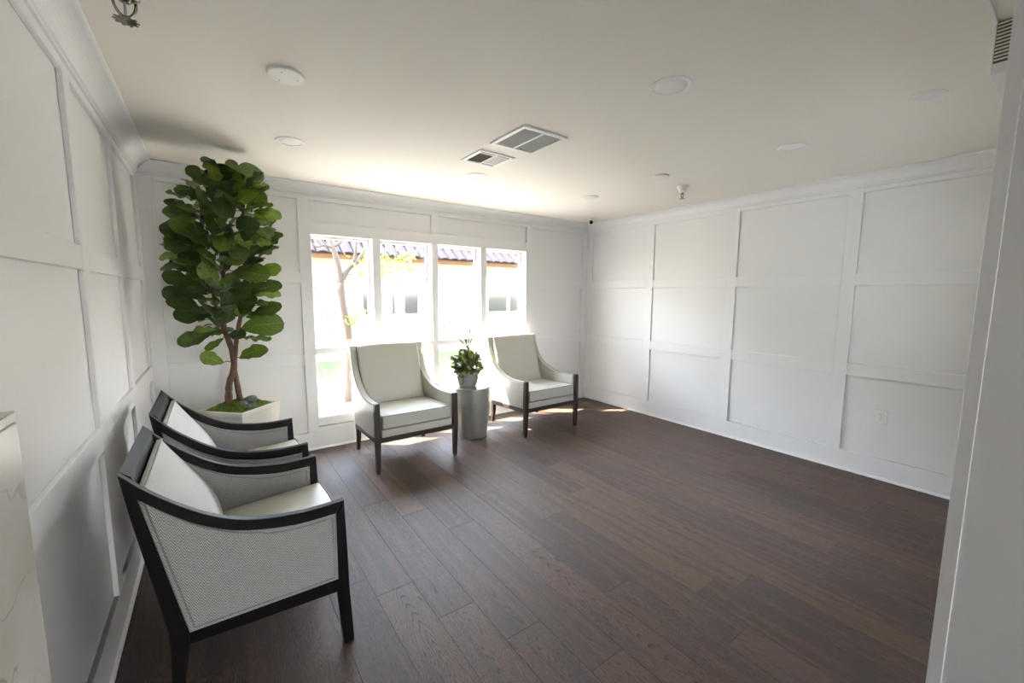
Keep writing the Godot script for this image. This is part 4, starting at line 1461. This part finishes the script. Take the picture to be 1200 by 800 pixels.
	for l in limbs:
		g = Geo.new()
		var pts := spline(l[0], 4)
		var rad: Array = []
		for i in pts.size(): rad.append(lerpf(l[1], l[2], float(i) / (pts.size() - 1)))
		tube(g, pts, rad, 8)
		part("branch", g, M.pale_bark, t)
	rng.seed = 9
	g = Geo.new()
	for q in [[434, 312, 0.28, 150], [446, 318, 0.22, 90], [477, 302, 0.12, 45], [465, 308, 0.12, 30], [480, 316, 0.1, 20], [412, 372, 0.14, 40], [424, 366, 0.1, 18], [369, 344, 0.1, 16], [389, 338, 0.08, 10], [384, 372, 0.09, 10], [388, 386, 0.08, 8]]:
		for k in q[3]:
			var c: Vector3 = P.call(q[0], q[1]) + Vector3(rng.randfn(), rng.randfn(), rng.randfn()) * q[2] * 0.5
			var bs := Basis.from_euler(Vector3(rng.randf() * TAU, rng.randf() * TAU, rng.randf() * TAU)).scaled(Vector3.ONE * rng.randf_range(0.03, 0.05))
			var v := PackedVector3Array()
			quad(v, c + bs * Vector3(0, 0, -1), c + bs * Vector3(0.5, 0.1, 0), c + bs * Vector3(0, 0, 1), c + bs * Vector3(-0.5, 0.1, 0))
			g.put(v, PackedVector2Array(), false, false)
	part("foliage", g, M.yard_leaf, t).set_meta("kind", "stuff")

# ------------------------------------------------------------------

func _ready():
	# camera
	var yaw := 0.6248
	var pitch := 0.1136
	var roll := 0.0055
	cam_f = Vector3(sin(yaw) * cos(pitch), -sin(pitch), -cos(yaw) * cos(pitch))
	var right := Vector3(cos(yaw), 0, sin(yaw))
	var upv := right.cross(cam_f)
	cam_r = right * cos(roll) + upv * sin(roll)
	cam_u = upv * cos(roll) - right * sin(roll)
	var cam := Camera3D.new()
	cam.name = "camera"
	add_child(cam)
	cam.transform = Transform3D(Basis(cam_r, cam_u, -cam_f), CAM)
	cam.fov = rad_to_deg(2.0 * atan(400.0 / FOC))
	cam.near = 0.02
	cam.far = 200.0
	cam.current = true
	# sky, sun, exposure
	var we := WorldEnvironment.new()
	we.name = "environment"
	var env := Environment.new()
	env.background_mode = Environment.BG_SKY
	var sky := Sky.new()
	var sm := ProceduralSkyMaterial.new()
	sm.sky_top_color = Color(0.61, 0.66, 0.73)
	sm.sky_horizon_color = Color(0.885, 0.88, 0.865)
	sm.ground_horizon_color = Color(0.62, 0.62, 0.58)
	sm.ground_bottom_color = Color(0.35, 0.34, 0.30)
	sm.sky_energy_multiplier = 4.4
	sm.ground_energy_multiplier = 4.4
	sm.sun_angle_max = 1.0
	sky.sky_material = sm
	env.sky = sky
	env.ambient_light_source = Environment.AMBIENT_SOURCE_SKY
	env.tonemap_mode = Environment.TONE_MAPPER_LINEAR
	env.tonemap_exposure = 2.8
	env.sdfgi_enabled = true
	env.ssao_enabled = true
	env.ssil_enabled = true
	we.environment = env
	add_child(we)
	var sun := DirectionalLight3D.new()
	sun.name = "sun"
	add_child(sun)
	sun.look_at_from_position(Vector3(-9.07, 10, -6.8), Vector3.ZERO)
	sun.light_color = Color(1.0, 0.94, 0.84)
	sun.light_energy = 10.5
	sun.light_angular_distance = 0.53
	sun.shadow_enabled = true

	make_materials()
	build_room()
	build_window()
	dark_chair("dark wood framed chair with chevron sides standing nearer the entrance", Vector3(-3.918, 0, 2.166))
	dark_chair("dark wood framed chair with chevron sides standing nearer the fig tree", Vector3(-3.918, 0, 1.375))
	light_chair("cream leather armchair between the fig tree and the drum table", Vector3(-2.928, 0, 0))
	light_chair("cream leather armchair between the drum table and the long right wall", Vector3(-1.398, 0, 0))
	build_table()
	build_table_plant()
	build_fig()
	build_fittings()
	build_outdoors()
